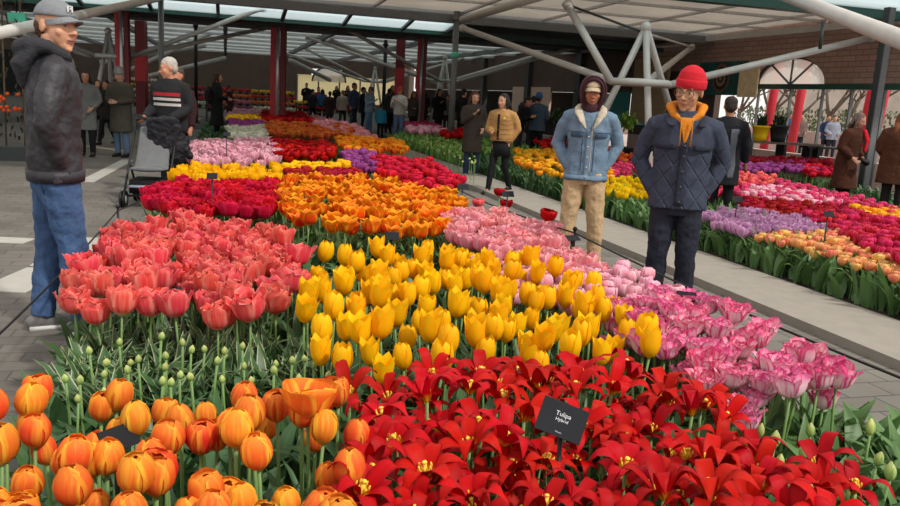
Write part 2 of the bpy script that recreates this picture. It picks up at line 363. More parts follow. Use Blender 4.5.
# columns
def column(px, ytop, Y, wd, twin=True, name='red_column', full=True):
    p = P(px, ytop, Y); x, y = p.x, p.y
    o = thing(name, {122: 'red twin column with a white pipe, behind the man in the grey coat', 141: 'slimmer dark red column beside the white haired man', 279: 'thick red column with a white pipe behind the black coated woman',
        401: 'dark red column above the visitors in the centre', 423: 'red column with a white pipe beside the grey pole', 467: ''}.get(px, 'red column'), 'column', (x, y, 0))
    b = MB()
    if twin:
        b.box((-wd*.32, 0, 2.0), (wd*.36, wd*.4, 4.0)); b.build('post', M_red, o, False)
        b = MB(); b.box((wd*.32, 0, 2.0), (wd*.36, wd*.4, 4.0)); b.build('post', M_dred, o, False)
        b = MB(); b.tube([(0, -.12, 0), (0, -.12, 3.95)], wd*.13, 12); b.build('drain_pipe', M_alu, o)
    else:
        b.box((0, 0, 2.0), (wd, wd, 4.0)); b.build('post', M_dred, o, False)
        b = MB(); b.box((0, -.02, 2.0), (wd*1.06, wd*1.06, 1.1)); b.build('sleeve', M_red, o, False)
    b = MB(); b.box((0, 0, .06), (wd*1.5, wd*1.2, .12)); b.build('foot_plate', M_steel, o, False)
    return o
column(122, 12, 24.6, .40); column(141, 30, 33.5, .38, False); column(279, 25, 27.5, .50); column(401, 45, 33.5, .35, False); column(423, 38, 29.6, .34)
def pole(label, px, Y, r, m, top=RZ+.1):
    p = P(px, 90, Y); o = thing('steel_pole', label, 'pole', (p.x, p.y, 0))
    b = MB(); b.tube([(0, 0, 0), (0, 0, top)], r, 12); b.build('shaft', m, o)
    b = MB(); b.lathe((0, 0, 0), [(r*2.4, 0), (r*2.4, .03), (r*1.2, .05)], 14); b.build('foot_flange', m, o)
    b = MB(); b.lathe((0, 0, top-.25), [(r*1.5, 0), (r*1.5, .08), (r*1.1, .1)], 14); b.build('collar', m, o); return o
pole('black slender pole left of the black coated woman', 196, 31, .065, M_black)
pole('grey pole rising behind the white haired man', 162, 21, .07, M_steel)
pl = pole('grey steel pole with a green junction lamp near the top', 453, 22.6, .085, M_steel)
pole('black pole behind the visitors in the centre', 384, 36, .08, M_black)
b = MB(); b.ball((0, 0, RZ-1.05), (.13, .13, .1)); b.build('junction_lamp', mat('green_lamp', (.10, .55, .40), .4), pl)
# umbrella shaped tube frames
def frame(label, c, zr, rr, apex, arms, legs, r=.065, ground=True):
    o = thing('tube_frame', label, 'support frame', (c.x, c.y, 0)); cc = Vector((c.x, c.y, 0))
    pts = [Vector((rr*math.cos(k*pi/3+.2), rr*math.sin(k*pi/3+.2), zr)) for k in range(6)]
    b = MB(); b.tube(pts+[pts[0], pts[1]], r*.95, 10, (0, 0, 1), cap=False); b.build('ring', M_tube, o)
    for e in arms:
        e = Vector(e)-cc; q = min(pts, key=lambda p: (p-e).length); b = MB(); b.tube([q, e], r, 12); b.tube([e-(e-q).normalized()*.12, e], r*1.35, 12); a_ = b.build('arm', M_tube, o)
    for e in legs:
        e = Vector(e)-cc; b = MB(); b.tube([Vector((0, 0, apex)), e], r*.9, 10); b.build('leg', M_tube, o)
    b = MB(); b.ball((0, 0, apex), r*1.5); b.build('apex_joint', M_tube, o)
    return o
cF = P(640, 88, 16.2)
frame('big white tube frame with arms spreading to the roof behind the two capped men', cF, 1.98, .62, 3.05,
      [P(462, 28, 22.2), P(566, 2, 16.6), P(692, 47, 24.5), PB(874, 37, 13.9)],
      [U(572, 178, 0), U(650, 188, 0), U(690, 175, 0)], .075)
def far_frame(label, px, py, Y, sc_=1.0, spread=(-9, 9)):
    c = P(px, py, Y); cc = Vector((c.x, c.y, 0)); z = RZ
    arms = [cc+B*(spread[0]*.6)+A*3+Vector((0, 0, z)), cc+B*(spread[1]*.6)+A*3+Vector((0, 0, z)), cc+B*(spread[0]*.5)-A*3+Vector((0, 0, z)), cc+B*(spread[1]*.5)-A*3+Vector((0, 0, z))]
    frame(label, c, 2.15, .6, c.z, arms, [cc+B*(-.55), cc+B*.6, cc+A*.6], .07)
far_frame('white tube frame with splayed legs behind the man in the grey cap', 108, 31, 25)
far_frame('white tube frame with splayed legs right of the red column in the centre', 445, 58, 34)
far_frame('distant white tube frame left of the red columns in the centre', 375, 68, 48)
pipe('roof_strut_tube', P(772, -10, 13.9), P(960, 62, 7.2), .10, M_tube)
pipe('roof_strut_tube', U(168, -4, RZ), P(-60, 46, 9.5), .085, M_tube)
pipe('roof_tie_rod', P(563, 3, 16.6), P(645, 33, 16.2), .025, M_dsteel)
pipe('roof_tie_rod', P(645, 33, 16.2), P(692, 47, 24), .025, M_tube)
pipe('roof_strut_tube', P(548, -6, 16), P(462, 20, 21.5), .09, M_tube)
pipe('roof_tie_rod', PB(823, 22, 10), PB(820, 49, 10), .03, M_dsteel)
for p, q in (((130, 70), (235, 22)), ((100, 62), (205, 46)), ((140, 78), (225, 58)), ((300, 30), (380, 62)), ((75, 52), (118, 62)), ((330, 40), (440, 85)), ((290, 60), (330, 80))):
    pipe('roof_strut_tube', P(*p, 36), P(*q, 40), .10, M_tube)
# side wall on the right (runs forward at b = 14.3)
WB = 14.3
def wallquad(name, a0, a1, z0, z1, m, b0=WB, th=.3):
    b = MB(); t = AB(0, b0); 
    b.box(AB((a0+a1)/2, b0+th/2, (z0+z1)/2), (th, abs(a1-a0), z1-z0), Matrix((B, A, Vector((0, 0, 1)))).transposed())
    # brick coordinates along the wall
    k = 0
    for f in b.f:
        for vi in f:
            v = Vector(b.v[vi]); b.uv[k] = (v.dot(A), v.z); k += 1
    o = b.build(name, m, None, False); o['kind'] = 'structure'; return o
def aw(px): return toab(PB(px, 100, WB))[0]
LZ = 2.32
a_arch0, a_arch1 = aw(822), aw(752)
wallquad('wall_right', 8, a_arch0, LZ, RZ+.3, M_brick)
am = (a_arch0+a_arch1)/2; ar = (a_arch1-a_arch0)/2
# arch spandrel: bricks above the round headed opening
b = MB(); n = 16
for side, bb in ((0, WB), (1, WB+.3)):
    rows = [[AB(am-ar*math.cos(pi*i/n), bb, LZ+.72*math.sin(pi*i/n)) for i in range(n+1)], [AB(am-ar*math.cos(pi*i/n), bb, RZ+.3) for i in range(n+1)]]
    b.grid(rows, n, 1)
b.grid([[AB(am-ar*math.cos(pi*i/n), WB, LZ+.72*math.sin(pi*i/n)) for i in range(n+1)], [AB(am-ar*math.cos(pi*i/n), WB+.3, LZ+.72*math.sin(pi*i/n)) for i in range(n+1)]], n, 1)
k = 0
for f in b.f:
    for vi in f: v = Vector(b.v[vi]); b.uv[k] = (v.dot(A), v.z); k += 1
b.build('wall_right_arch', M_brick, None, False)['kind'] = 'structure'
wallquad('wall_right', a_arch1, 27, 2.75, RZ+.3, M_brick)
# arch window: frosted fan light with frame
win = D.objects.new('window_1', None); C.objects.link(win); win['kind'] = 'structure'
b = MB(); ctr = AB(am, WB+.16, LZ)
b.grid([[AB(am-ar*math.cos(pi*i/n)*t, WB+.16, LZ+.72*math.sin(pi*i/n)*t) for i in range(n+1)] for t in (.02, 1)], n, 1); b.build('pane', M_frost, win, False)
b = MB(); b.tube([AB(am-ar*math.cos(pi*i/n), WB+.1, LZ+.72*math.sin(pi*i/n)) for i in range(n+1)], .06, 8, (0, 0, 1)); b.build('arch_frame', M_dsteel, win)
for k in (.3, .5, .72):
    b = MB(); b.tube([AB(am, WB+.1, LZ), AB(am-ar*math.cos(pi*k)*.98, WB+.1, LZ+.7*math.sin(pi*k))], .03, 6); b.build('glazing_bar', M_steel, win)
beam('trim_1', AB(8, WB-.04, LZ-.06), AB(a_arch1, WB-.04, LZ-.06), .2, .13, M_green)
wallquad('wall_right_base', 8, 27, 0, .55, mat('pink_stone', (0.55, 0.40, 0.36), .85, bump=.1))
i = 0
for px in (758, 790, 822, 851, 884):
    a_ = aw(px); i += 1
    beam('window_post_%d' % i, AB(a_, WB, 0), AB(a_, WB, LZ), .06, .06, M_steel)
    beam('window_post_%d' % (i+10), AB(a_-.05, WB, 0), AB(a_-.05, WB, 0.01), .3, .3, M_steel) if False else None
p = PB(884, 60, 12.6)
pp = thing('steel_post', 'wide dark steel post leaning at the edge behind the brown coated woman', 'post', (p.x, p.y, 0))
b = MB(); b.box((0, 0, RZ/2), (.14, .08, RZ), Matrix.Rotation(YAW, 3, 'Z')); b.build('shaft', M_steel, pp, False)
b = MB(); b.box((-.09, 0, RZ/2), (.03, .14, RZ), Matrix.Rotation(YAW, 3, 'Z')); b.build('flange', M_dsteel, pp, False)
# dark brown building blocks in the mid right: shop front behind the visitors
def panel(name, px0, px1, z0, z1, m, b0, th=.2, kind='structure'):
    a0, a1 = toab(PB(px0, 100, b0))[0], toab(PB(px1, 100, b0))[0]
    return wallquad(name, a0, a1, z0, z1, m, b0, th)
M_shop = mat('brown_panel', (0.115, 0.07, 0.055), .7, var=.15, scale=1.5)
wallquad('wall_right_shopfront', 27, 62, 2.0, RZ+.3, M_shop, WB-.1)
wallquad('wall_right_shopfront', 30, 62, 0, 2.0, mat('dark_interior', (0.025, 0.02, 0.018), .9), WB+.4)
wallquad('wall_right_shopfront', 34.5, 39.5, .9, 2.2, mat('pale_poster', (0.75, 0.52, 0.40), .8), WB-.12, .1)
wallquad('wall_right_shopfront', 24.2, 26.6, 1.0, 3.2, mat('plywood', (0.50, 0.36, 0.20), .7, var=.2, scale=3, stretch=(1, 1, 8)), WB-.2, .06)
M_tl = mat('teal_paint', (0.03, 0.26, 0.24), .7)
wallquad('wall_right_shopfront', 21.7, 27, .55, 2.75, mat('dark_brown_boarding', (.09, .06, .05), .8), WB, .2)
wallquad('wall_right_shopfront', 29.0, 30.8, .9, 2.0, M_tl, WB-.15, .08)
wallquad('wall_right_shopfront', 26.9, 28.3, .9, 2.05, M_tl, WB-.15, .08)
wallquad('wall_right_shopfront', 25.7, 26.2, .9, 2.1, mat('pale_cyan_board', (.30, .62, .66), .6), WB-.15, .08)
wallquad('wall_right_shopfront', 25.6, 26.1, 2.3, 3.6, mat('pale_poster', (0, 0, 0)), WB-.15, .06)
for a0 in (31, 36.9, 44): wallquad('shopfront_pilaster', a0, a0+.5, 0, RZ+.2, M_dsteel, WB-.3, .3)
# end wall
bl, br_ = toab(P(298, 90, 61))[1], toab(P(404, 90, 61))[1]
def crossquad(name, a_, b0, b1, z0, z1, m, th=.3):
    return beam(name, AB(a_, b0, (z0+z1)/2), AB(a_, b1, (z0+z1)/2), th, z1-z0, m)
crossquad('wall_back', 63, -34, bl, 0, RZ+.3, M_brown)
# toab(P(298, 90, 61))[1], toab(P(404, 90, 61))[1]
cb = toab(P(329, 82, 61))[1]
crossquad('wall_back', 63, bl, cb-1.15, 2.6, RZ+.3, M_brown); crossquad('wall_back', 63, cb+1.15, 14.3, 2.6, RZ+.3, M_brown); crossquad('wall_back', 63, cb-1.15, cb+1.15, P(329, 82, 61).z+.95, RZ+.3, M_brown)
crossquad('wall_back', 63, br_, 14.3, 0, 2.6, M_brown)
crossquad('wall_back_base', 63, bl, br_, 0, .6, M_brown)
crossquad('window_back', 63, bl, br_, .6, 2.6, glass_mat('warm_far_glass', (0.92, 0.84, 0.62), .4, .7, .3), .05)
b = MB(); cA = P(329, 82, 61)
b.tube([cA+B*(-1.25)*math.cos(t*pi/12)+Vector((0, 0, 1.1*math.sin(t*pi/12))) for t in range(13)], .07, 6, (0, 0, 1)); b.build('window_back_arch_frame', M_steel, None)['kind'] = 'structure'
b = MB(); b.grid([[cA+B*(-1.25*k)*math.cos(t*pi/12)+Vector((0, 0, 1.1*k*math.sin(t*pi/12))) for t in range(13)] for k in (.02, 1)], 12, 1); b.build('window_back_arch_pane', M_frost, None, False)['kind'] = 'structure'
for b_ in (bl, bl+1.6, bl+3.2, bl+4.8, br_): beam('window_back_post', AB(62.8, b_, .6), AB(62.8, b_, 2.5), .1, .1, M_steel)
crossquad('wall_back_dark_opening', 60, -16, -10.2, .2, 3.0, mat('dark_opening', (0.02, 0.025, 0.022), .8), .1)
wallquad('wall_left', 12, 63, 0, RZ+.3, mat('dark_side', (0.05, 0.04, 0.032), .9, var=.4, scale=1), -34, .3)
wallquad('roof_edge_left', 22, 33, RZ-.1, RZ+.6, M_steel, -14, .2)
# ================= TULIPS =================
WR = ([0, .15, .4, .7, .86, .95, 1], [.2, .55, .92, 1, .85, .60, .16])      # rounded petal
WP = ([0, .15, .45, .7, .88, 1], [.2, .55, 1, .80, .34, .02])               # pointed petal
def interp(x, xs, ys): return float(np.interp(x, xs, ys))
def petal(b, ang, prof, W, shape=WR, rc=None, nu=4, nv=6, ruffle=0.0, twist=0.0, rr=R, vlen=None):
    """prof: [(r, z)...] along the blade; W half width; rc least cross curvature radius"""
    ks = np.linspace(0, 1, len(prof)); rs = [p[0] for p in prof]; zs = [p[1] for p in prof]; rows = []
    ph = rr.uniform(0, 6)
    for j in range(nv+1):
        v = j/nv; r = interp(v, ks, rs); z = interp(v, ks, zs); w_ = W*interp(v, *shape); Rc = max(r, rc or .3*W)
        # direction of the blade, for ruffles
        row = []
        for i in range(nu+1):
            u = 2*i/nu-1; phi = max(-1.35, min(1.35, u*w_/Rc))
            rad = r-Rc*(1-math.cos(phi)); tan = Rc*math.sin(phi)
            if ruffle and v > .3:
                k = ruffle*(v-.3)/.7*abs(u)**1.0
                rad += k*math.sin(5*v*3+ph+u*4); z_ = z+k*.8*math.sin(ph*2+9*v+u*3)
                if j == nv: z_ += ruffle*abs(u)*rr.uniform(-.6, .6)*(shape is WR)
            else: z_ = z
            tan += twist*v*r
            row.append((rad*math.cos(ang)-tan*math.sin(ang), rad*math.sin(ang)+tan*math.cos(ang), z_))
        rows.append(row)
    b.grid(rows, nu, nv)
def flower_mb(kind, D_, H_, rr, lod=0, opened=0.0):
    """D_ diameter, H_ height of the head"""
    b = MB(); r = D_/2; nu, nv = ((4, 7), (2, 4))[lod]
    if kind == 'cup':
        for ring in (0, 1):
            for k in range(3):
                o = opened+rr.uniform(-.08, .08); f = .93 if ring else 1.0
                prof = [(.004, 0), (r*.62*f, H_*.12), (r*.95*f, H_*.36), (r*(1.0+.1*o)*f, H_*.6), (r*(.88+.45*o)*f, H_*.85), (r*max(.08, (.14 if ring else .52)+1.0*o), H_*(.95 if ring else 1-.12*o)*rr.uniform(.95, 1.03))]
                petal(b, k*2*pi/3+ring*pi/3+rr.uniform(-.1, .1), prof, r*.98, WR, None, nu, nv, ruffle=r*.05, rr=rr)
    elif kind == 'lily':
        for ring in (0, 1):
            for k in range(3):
                o = opened+rr.uniform(-.1, .1); f = .9 if ring else 1.0
                prof = [(.004, 0), (r*.55*f, H_*.12), (r*.78*f, H_*.36), (r*.80*f, H_*.6), (r*(.72+.4*o)*f, H_*.84), (r*(.6+1.1*o)*f, H_*rr.uniform(.93, 1.05))]
                petal(b, k*2*pi/3+ring*pi/3+rr.uniform(-.12, .12), prof, r*.82, WP, None, nu, nv, rr=rr)
    elif kind == 'bud':
        for k in range(3):
            prof = [(.004, 0), (r*.7, H_*.15), (r, H_*.42), (r*.8, H_*.72), (r*.1, H_)]
            petal(b, k*2*pi/3, prof, r*1.05, WR, None, nu, nv, rr=rr)
    elif kind == 'star':
        for ring in (0, 1):
            for k in range(3):
                up = rr.uniform(-.2, 1.3); f = rr.uniform(.85, 1.05); L_ = r*f
                prof = [(.003, 0), (L_*.16, H_*.35), (L_*.38, H_*(.75+.3*up)), (L_*.62, H_*(.85+.75*up)), (L_*.84, H_*(.6+.8*up)), (L_*1.0, H_*(.1+.7*up))]
                petal(b, k*2*pi/3+ring*pi/3+rr.uniform(-.2, .2), prof, r*.21, WP, r*.35, nu, nv+2, ruffle=r*.035, twist=rr.uniform(-.15, .15), rr=rr)
    elif kind == 'double':
        for ring, (n, f, o) in enumerate(((5, 1.0, .55), (4, .78, .3), (3, .5, .1))):
            for k in range(n):
                o_ = o*(.7+opened)+rr.uniform(-.15, .15)
                prof = [(.004, 0), (r*.5*f, H_*.08), (r*.82*f, H_*.32), (r*.92*f, H_*.6), (r*(.85+.4*o_)*f, H_*.84), (r*(.68+.8*o_)*f, H_*rr.uniform(.86, 1.05))]
                petal(b, k*2*pi/n+ring*.5+rr.uniform(-.15, .15), prof, r*.62, WR, None, nu, nv, ruffle=r*.14, rr=rr)
    return b
def leaf_mb(b, base, ang, L_, W, bend, rr, nv=5, up=0.0, fold=.25):
    """one broad blade that rises, then arches outward"""
    c, s_ = math.cos(ang), math.sin(ang); rows = []; tw = rr.uniform(-.5, .5)
    for j in range(nv+1):
        v = j/nv; th_ = (pi/2-.12-up)-bend*v*v; 
        if j == 0: x, z = 0.0, 0.0
        else: x += L_/nv*math.cos(th_); z += L_/nv*math.sin(th_)
        w_ = W*interp(v, [0, .25, .55, .85, 1], [.45, .9, 1, .5, .02]); row = []
        t = tw*v
        for u in (-1, 0, 1):
            yy = u*w_*math.cos(t); out = abs(u)*fold*w_*math.sin(th_)*-1+u*w_*math.sin(t)*.7; zz = z+abs(u)*fold*w_*math.cos(th_)
            xx = x+out
            row.append((base[0]+xx*c-yy*s_, base[1]+xx*s_+yy*c, base[2]+zz))
        rows.append(row)
    b.grid(rows, 2, nv)
M_leaf = leaf_mat('tulip_leaf', (0.058, 0.130, 0.045))
M_leafl = leaf_mat('tulip_leaf_light', (0.115, 0.225, 0.07))
M_leafv = leaf_mat('variegated_leaf', (0.06, 0.14, 0.045), edge=(0.42, 0.47, 0.28))
M_stem = mat('tulip_stem', (0.16, 0.28, 0.08), .5, var=.15)
M_stamen = mat('stamen', (0.85, 0.62, 0.06), .6)
M_anther = mat('anther', (0.10, 0.06, 0.02), .7)

def prune(o): pass
def make_proto(name, kind, D_, H_, stem, m, label, group, rr, lod=0, leaves=2, opened=0.0, mleaf=None, tilt=.12):
    fm = flower_mb(kind, D_, H_, rr, lod, opened)
    if lod:                       # too small in the photo to show parts: one mesh, two materials
        b = fm; b.v = [(x, y, z+stem) for x, y, z in b.v]
        b.m = 1; b.tube([(0, 0, 0), (0, 0, stem+.01)], .004, 4, cap=False)
        o = b.build(name, [m, M_stem]); return tag(o, label, 'tulip', group)
    o = thing(name, label, 'tulip', group=group)
    bx, by = rr.uniform(-.03, .03), rr.uniform(-.03, .03)
    s = MB(); s.tube([(0, 0, 0), (bx*.3, by*.3, stem*.35), (bx*.7, by*.7, stem*.7), (bx, by, stem+.005)], [.006, .0052, .0048, .005], 6); s.build('stem', M_stem, o)
    f = fm.build('flower', m, o, loc=(bx, by, stem)); f.rotation_euler = (rr.uniform(-tilt, tilt), rr.uniform(-tilt, tilt), 0)
    if kind == 'star':
        t = MB(); t.tube([(0, 0, 0), (0, 0, H_*.8)], [.005, .004], 6)
        t.ball((0, 0, H_*.85), (.007, .007, .004), 6, 4)
        for k in range(6):
            a = k*pi/3+.3; t.tube([(0, 0, .004), (.014*math.cos(a), .014*math.sin(a), H_*.55)], .0018, 4); t.ball((.015*math.cos(a), .015*math.sin(a), H_*.62), (.003, .003, .008), 5, 4)
        t.build('stamens', M_stamen, f)
    for k in range(leaves):
        l = MB(); leaf_mb(l, (0, 0, 0), rr.uniform(0, 2*pi) if k == 0 else rr.uniform(2, 4), stem*rr.uniform(.62, .85), rr.uniform(.016, .028), rr.uniform(.5, 1.5), rr, 6); l.build('leaf', mleaf or M_leaf, o)
    return o
def copy_tree(o, parent=None):
    c = o.copy(); C.objects.link(c)
    if parent is not None: c.parent = parent
    for ch in o.children: copy_tree(ch, c)
    return c
COUNT = {}
def bed(name, kind, px, z, n, D_, H_, m, label, group, lod=0, protos=4, leaves=2, opened=(0, .25), tilt=.12, mleaf=None, seed=1, jit=.1, drop=None, cap=None, ab=None):
    rr = random.Random(seed*31+len(name)); poly = ab or [tuple(U(x, y, z).xy) for x, y in px]
    stem = z-H_*.55-.05
    pr = [make_proto(name, kind, D_, H_, stem, m, label, group, rr, lod, leaves, rr.uniform(*opened), mleaf, tilt) for _ in range(protos)]
    pts = scatter(poly, n, rr); rr.shuffle(pts)
    if drop: pts = [p for p in pts if not drop(*p)]
    if cap: pts = pts[:cap]
    used = 0; out = []
    for i, (x, y) in enumerate(pts):
        o = pr[i] if i < protos else copy_tree(pr[i % protos])
        s = rr.uniform(1-jit, 1+jit*.7); o.scale = (s*rr.uniform(.95, 1.08),)*2+(s,); o.location = (x, y, .05); o.rotation_euler = (rr.uniform(-.07, .07), rr.uniform(-.07, .07), rr.uniform(0, 2*pi)); out.append(o)
    for q in pr[len(pts):]:
        for c in list(q.children_recursive): D.objects.remove(c)
        D.objects.remove(q)
    COUNT[group] = len(pts); return out
def c3(h):   # sRGB hex -> linear
    v = [int(h[i:i+2], 16)/255 for i in (0, 2, 4)]
    return tuple(x/12.92 if x < .04045 else ((x+.055)/1.055)**2.4 for x in v)
def pm(name, base, tip, edge, throat, **k): return petal_mat(name, c3(base), c3(tip), c3(edge), c3(throat), **k)
m_or = pm('orange_petal', 'f06a2a', 'f69034', 'fbb83c', 'f2c04a', streak=.5, rnd=.12, hue=.022, edge_w=.55)
m_red = pm('scarlet_petal', 'be0406', 'c40808', 'a40204', 'f4c020', streak=.35, rnd=.2, hue=.003, trd=.10, transl=.15)
m_yel = pm('yellow_petal', 'fcc20c', 'fdce1c', 'fbb806', 'f0c820', streak=.2, rnd=.07, hue=.008)
m_cor = pm('coral_petal', 'e8444a', 'f06060', 'f69086', 'f5d8a0', streak=.4, rnd=.12, hue=.008)
m_cri = pm('crimson_petal', 'c40a26', 'd8163a', 'e02a48', 'e0c090', streak=.3, rnd=.2, hue=.006)
m_flm = pm('flamed_petal', 'ee4e10', 'fba41c', 'fbb422', 'f8c830', streak=.5, rnd=.12, hue=.012)
m_ros = pm('rose_petal', 'f08492', 'f4a0a8', 'f8c4c6', 'f8e0c8', streak=.4, rnd=.08, hue=.01)
m_pal = pm('pale_pink_petal', 'ee9ab4', 'f4b4c6', 'f8d4da', 'f6e8dc', streak=.45, rnd=.08, hue=.01)
m_fri = pm('pink_white_petal', 'f8d6de', 'e65a94', 'e64a88', 'faf0e6', streak=1.1, rnd=.1, hue=.012, edge_w=.7)
m_pur = pm('purple_petal', '943a80', '9c4088', 'b460a4', 'e8e0d0', streak=.3, rnd=.15)
m_lil = pm('lilac_petal', 'c080b0', 'd098c4', 'e0bcd8', 'f0e8e0', streak=.4, rnd=.1)
m_wht = pm('white_petal', 'f0ecd8', 'f6f4e8', 'dfe6c0', 'c8d898', streak=.3, rnd=.06)
m_pea = pm('peach_petal', 'f89c70', 'f8b090', 'fcd470', 'f8dc60', streak=.6, rnd=.12, hue=.045)
m_cer = pm('cerise_petal', 'd8285c', 'e03c70', 'ec6890', 'f8e0d0', streak=.35, rnd=.12)
m_ory = pm('orange_yellow_petal', 'f9a018', 'fbb828', 'fcc830', 'f8d040', streak=.5, rnd=.1, hue=.02)
m_bud = pm('green_bud_petal', 'b8c878', 'e4dc98', '98b860', '88a850', streak=.4, rnd=.15)
m_dkr = pm('dark_red_petal', '980818', 'a81024', 'c02038', 'd0a060', streak=.3, rnd=.2)
# ================= PEOPLE =================
def organic(name, mb, voxel, m, parent=None, smooth=3, disp=0.0, dscale=.12, detail=2, keep=False):
    """fuse overlapping volumes into one skin, relax it and add cloth folds"""
    me = mb.mesh('tmp', m); o = D.objects.new('tmp', me); C.objects.link(o)
    r = o.modifiers.new('r', 'REMESH'); r.mode = 'VOXEL'; r.voxel_size = voxel; r.use_smooth_shade = True
    if smooth: s = o.modifiers.new('s', 'SMOOTH'); s.factor = .5; s.iterations = smooth
    if disp:
        t = D.textures.get('fold%g' % dscale) or D.textures.new('fold%g' % dscale, 'CLOUDS'); t.noise_scale = dscale; t.noise_depth = detail
        d = o.modifiers.new('d', 'DISPLACE'); d.texture = t; d.strength = disp; d.mid_level = .5; d.texture_coords = 'LOCAL'
    dg = bpy.context.evaluated_depsgraph_get(); ev = o.evaluated_get(dg); nm = D.meshes.new_from_object(ev); nm.name = name
    D.objects.remove(o); D.meshes.remove(me)
    nm.materials.clear(); nm.materials.append(m); nm.polygons.foreach_set('use_smooth', [True]*len(nm.polygons))
    p = D.objects.new(name, nm); C.objects.link(p)
    if parent is not None: p.parent = parent
    return p
def V(*a): return Vector(a)
POSES = {  # elbow, wrist of one arm (x outward, y forward is negative), height 1.75
    'pocket': (V(.275, .07, 1.15), V(.158, -.012, .93)), 'down': (V(.255, .02, 1.14), V(.27, -.05, .90)),
    'fold': (V(.25, -.04, 1.13), V(.07, -.25, 1.10)), 'phone': (V(.23, -.06, 1.14), V(.07, -.28, 1.30)),
    'push': (V(.25, .0, 1.13), V(.18, -.30, 1.02)), 'bag': (V(.26, .02, 1.14), V(.16, -.18, 1.0)),
    'back': (V(.27, .10, 1.15), V(.12, .16, .98)), 'jacketpocket': (V(.275, .03, 1.14), V(.150, -.03, .975))}
GAIT = {'stand': ((V(.095, -.01, .49), V(.10, .03, .08)), (V(.095, -.02, .49), V(.105, .01, .08))),
        'walk': ((V(.09, -.13, .50), V(.09, -.22, .08)), (V(.09, .02, .48), V(.09, .22, .12))),
        'wide': ((V(.12, -.02, .49), V(.15, .0, .08)), (V(.12, -.01, .49), V(.15, .03, .08))),
        'cross': ((V(.07, -.06, .49), V(.06, -.10, .08)), (V(.11, .03, .49), V(.12, .08, .08)))}
def mir(v, s): return Vector((v.x*s, v.y, v.z))
SKIN = {}; HS = 1.07
def skin(col): 
    k = 'skin_'+col
    return mat(k, c3(col), .55, var=.06, scale=14)
def head_prims(b, hc, rot, s=1.0, fem=False):
    s = s*HS
    def h(x, y, z): return hc+rot@Vector((x*s, y*s, z*s))
    n = 14
    b.ball(h(0, .018, .035), (.077*s, .096*s, .088*s), n, 12, rot, -1)
    b.ball(h(0, -.022, -.022), (.064*s, .072*s, .088*s), n, 12, rot, -1)
    b.ball(h(0, -.048, -.078), (.040*s, .036*s, .034*s), n, 10, rot, -1)
    b.ball(h(0, -.072, -.098), (.020*s, .016*s, .016*s), 8, 6, rot, -1)           # chin
    b.tube([h(0, -.086, .022), h(0, -.100, -.004), h(0, -.114, -.024)], [.008*s, .010*s, .012*s], 8, round_caps=True)   # nose
    for k in (-1, 1):
        b.ball(h(k*.011, -.100, -.028), (.009*s, .011*s, .007*s), 6, 5, rot, -1)
        b.ball(h(k*.030, -.076, .030), (.022*s, .014*s, .008*s), 8, 5, rot, -1)   # brow
        b.ball(h(k*.042, -.062, -.022), (.020*s, .018*s, .020*s), 8, 6, rot, -1)  # cheek
        b.ball(h(k*.077, .012, -.002), (.008*s, .019*s, .031*s), 8, 8, rot, -1)   # ear
    b.ball(h(0, -.088, -.052), (.022*s, .010*s, .006*s), 8, 5, rot, -1)
    b.ball(h(0, -.086, -.063), (.019*s, .010*s, .007*s), 8, 5, rot, -1)
def hand_prims(b, w, d, out, s=1.0, curl=.5):
    """palm, four fingers and a thumb from wrist w along d; out: the side the thumb leaves on"""
    d = d.normalized(); out = (out-d*out.dot(d)).normalized(); nrm = d.cross(out)
    b.tube([w-d*.02*s, w+d*.03*s, w+d*.085*s], [(.026*s, .017*s), (.036*s, .016*s), (.040*s, .014*s)], 10, tuple(out), round_caps=True)
    for i, (off, ln) in enumerate(((.029, .075), (.010, .083), (-.010, .077), (-.028, .060))):
        p0 = w+d*.075*s+out*off*s; p = [p0]; a = 0
        for k, f in enumerate((.45, .3, .25)):
            a += curl*(.5+.2*k); p.append(p[-1]+(d*math.cos(a)+nrm*math.sin(a))*ln*f*s)
        b.tube(p, [.0095*s, .009*s, .0085*s, .0075*s], 8, tuple(out), round_caps=True)
    p0 = w+d*.025*s+out*.026*s
    b.tube([p0, p0+(d*.5+out*.8).normalized()*.035*s, p0+(d*.8+out*.55+nrm*.35).normalized()*.068*s], [.012*s, .011*s, .009*s], 8, tuple(out), round_caps=True)
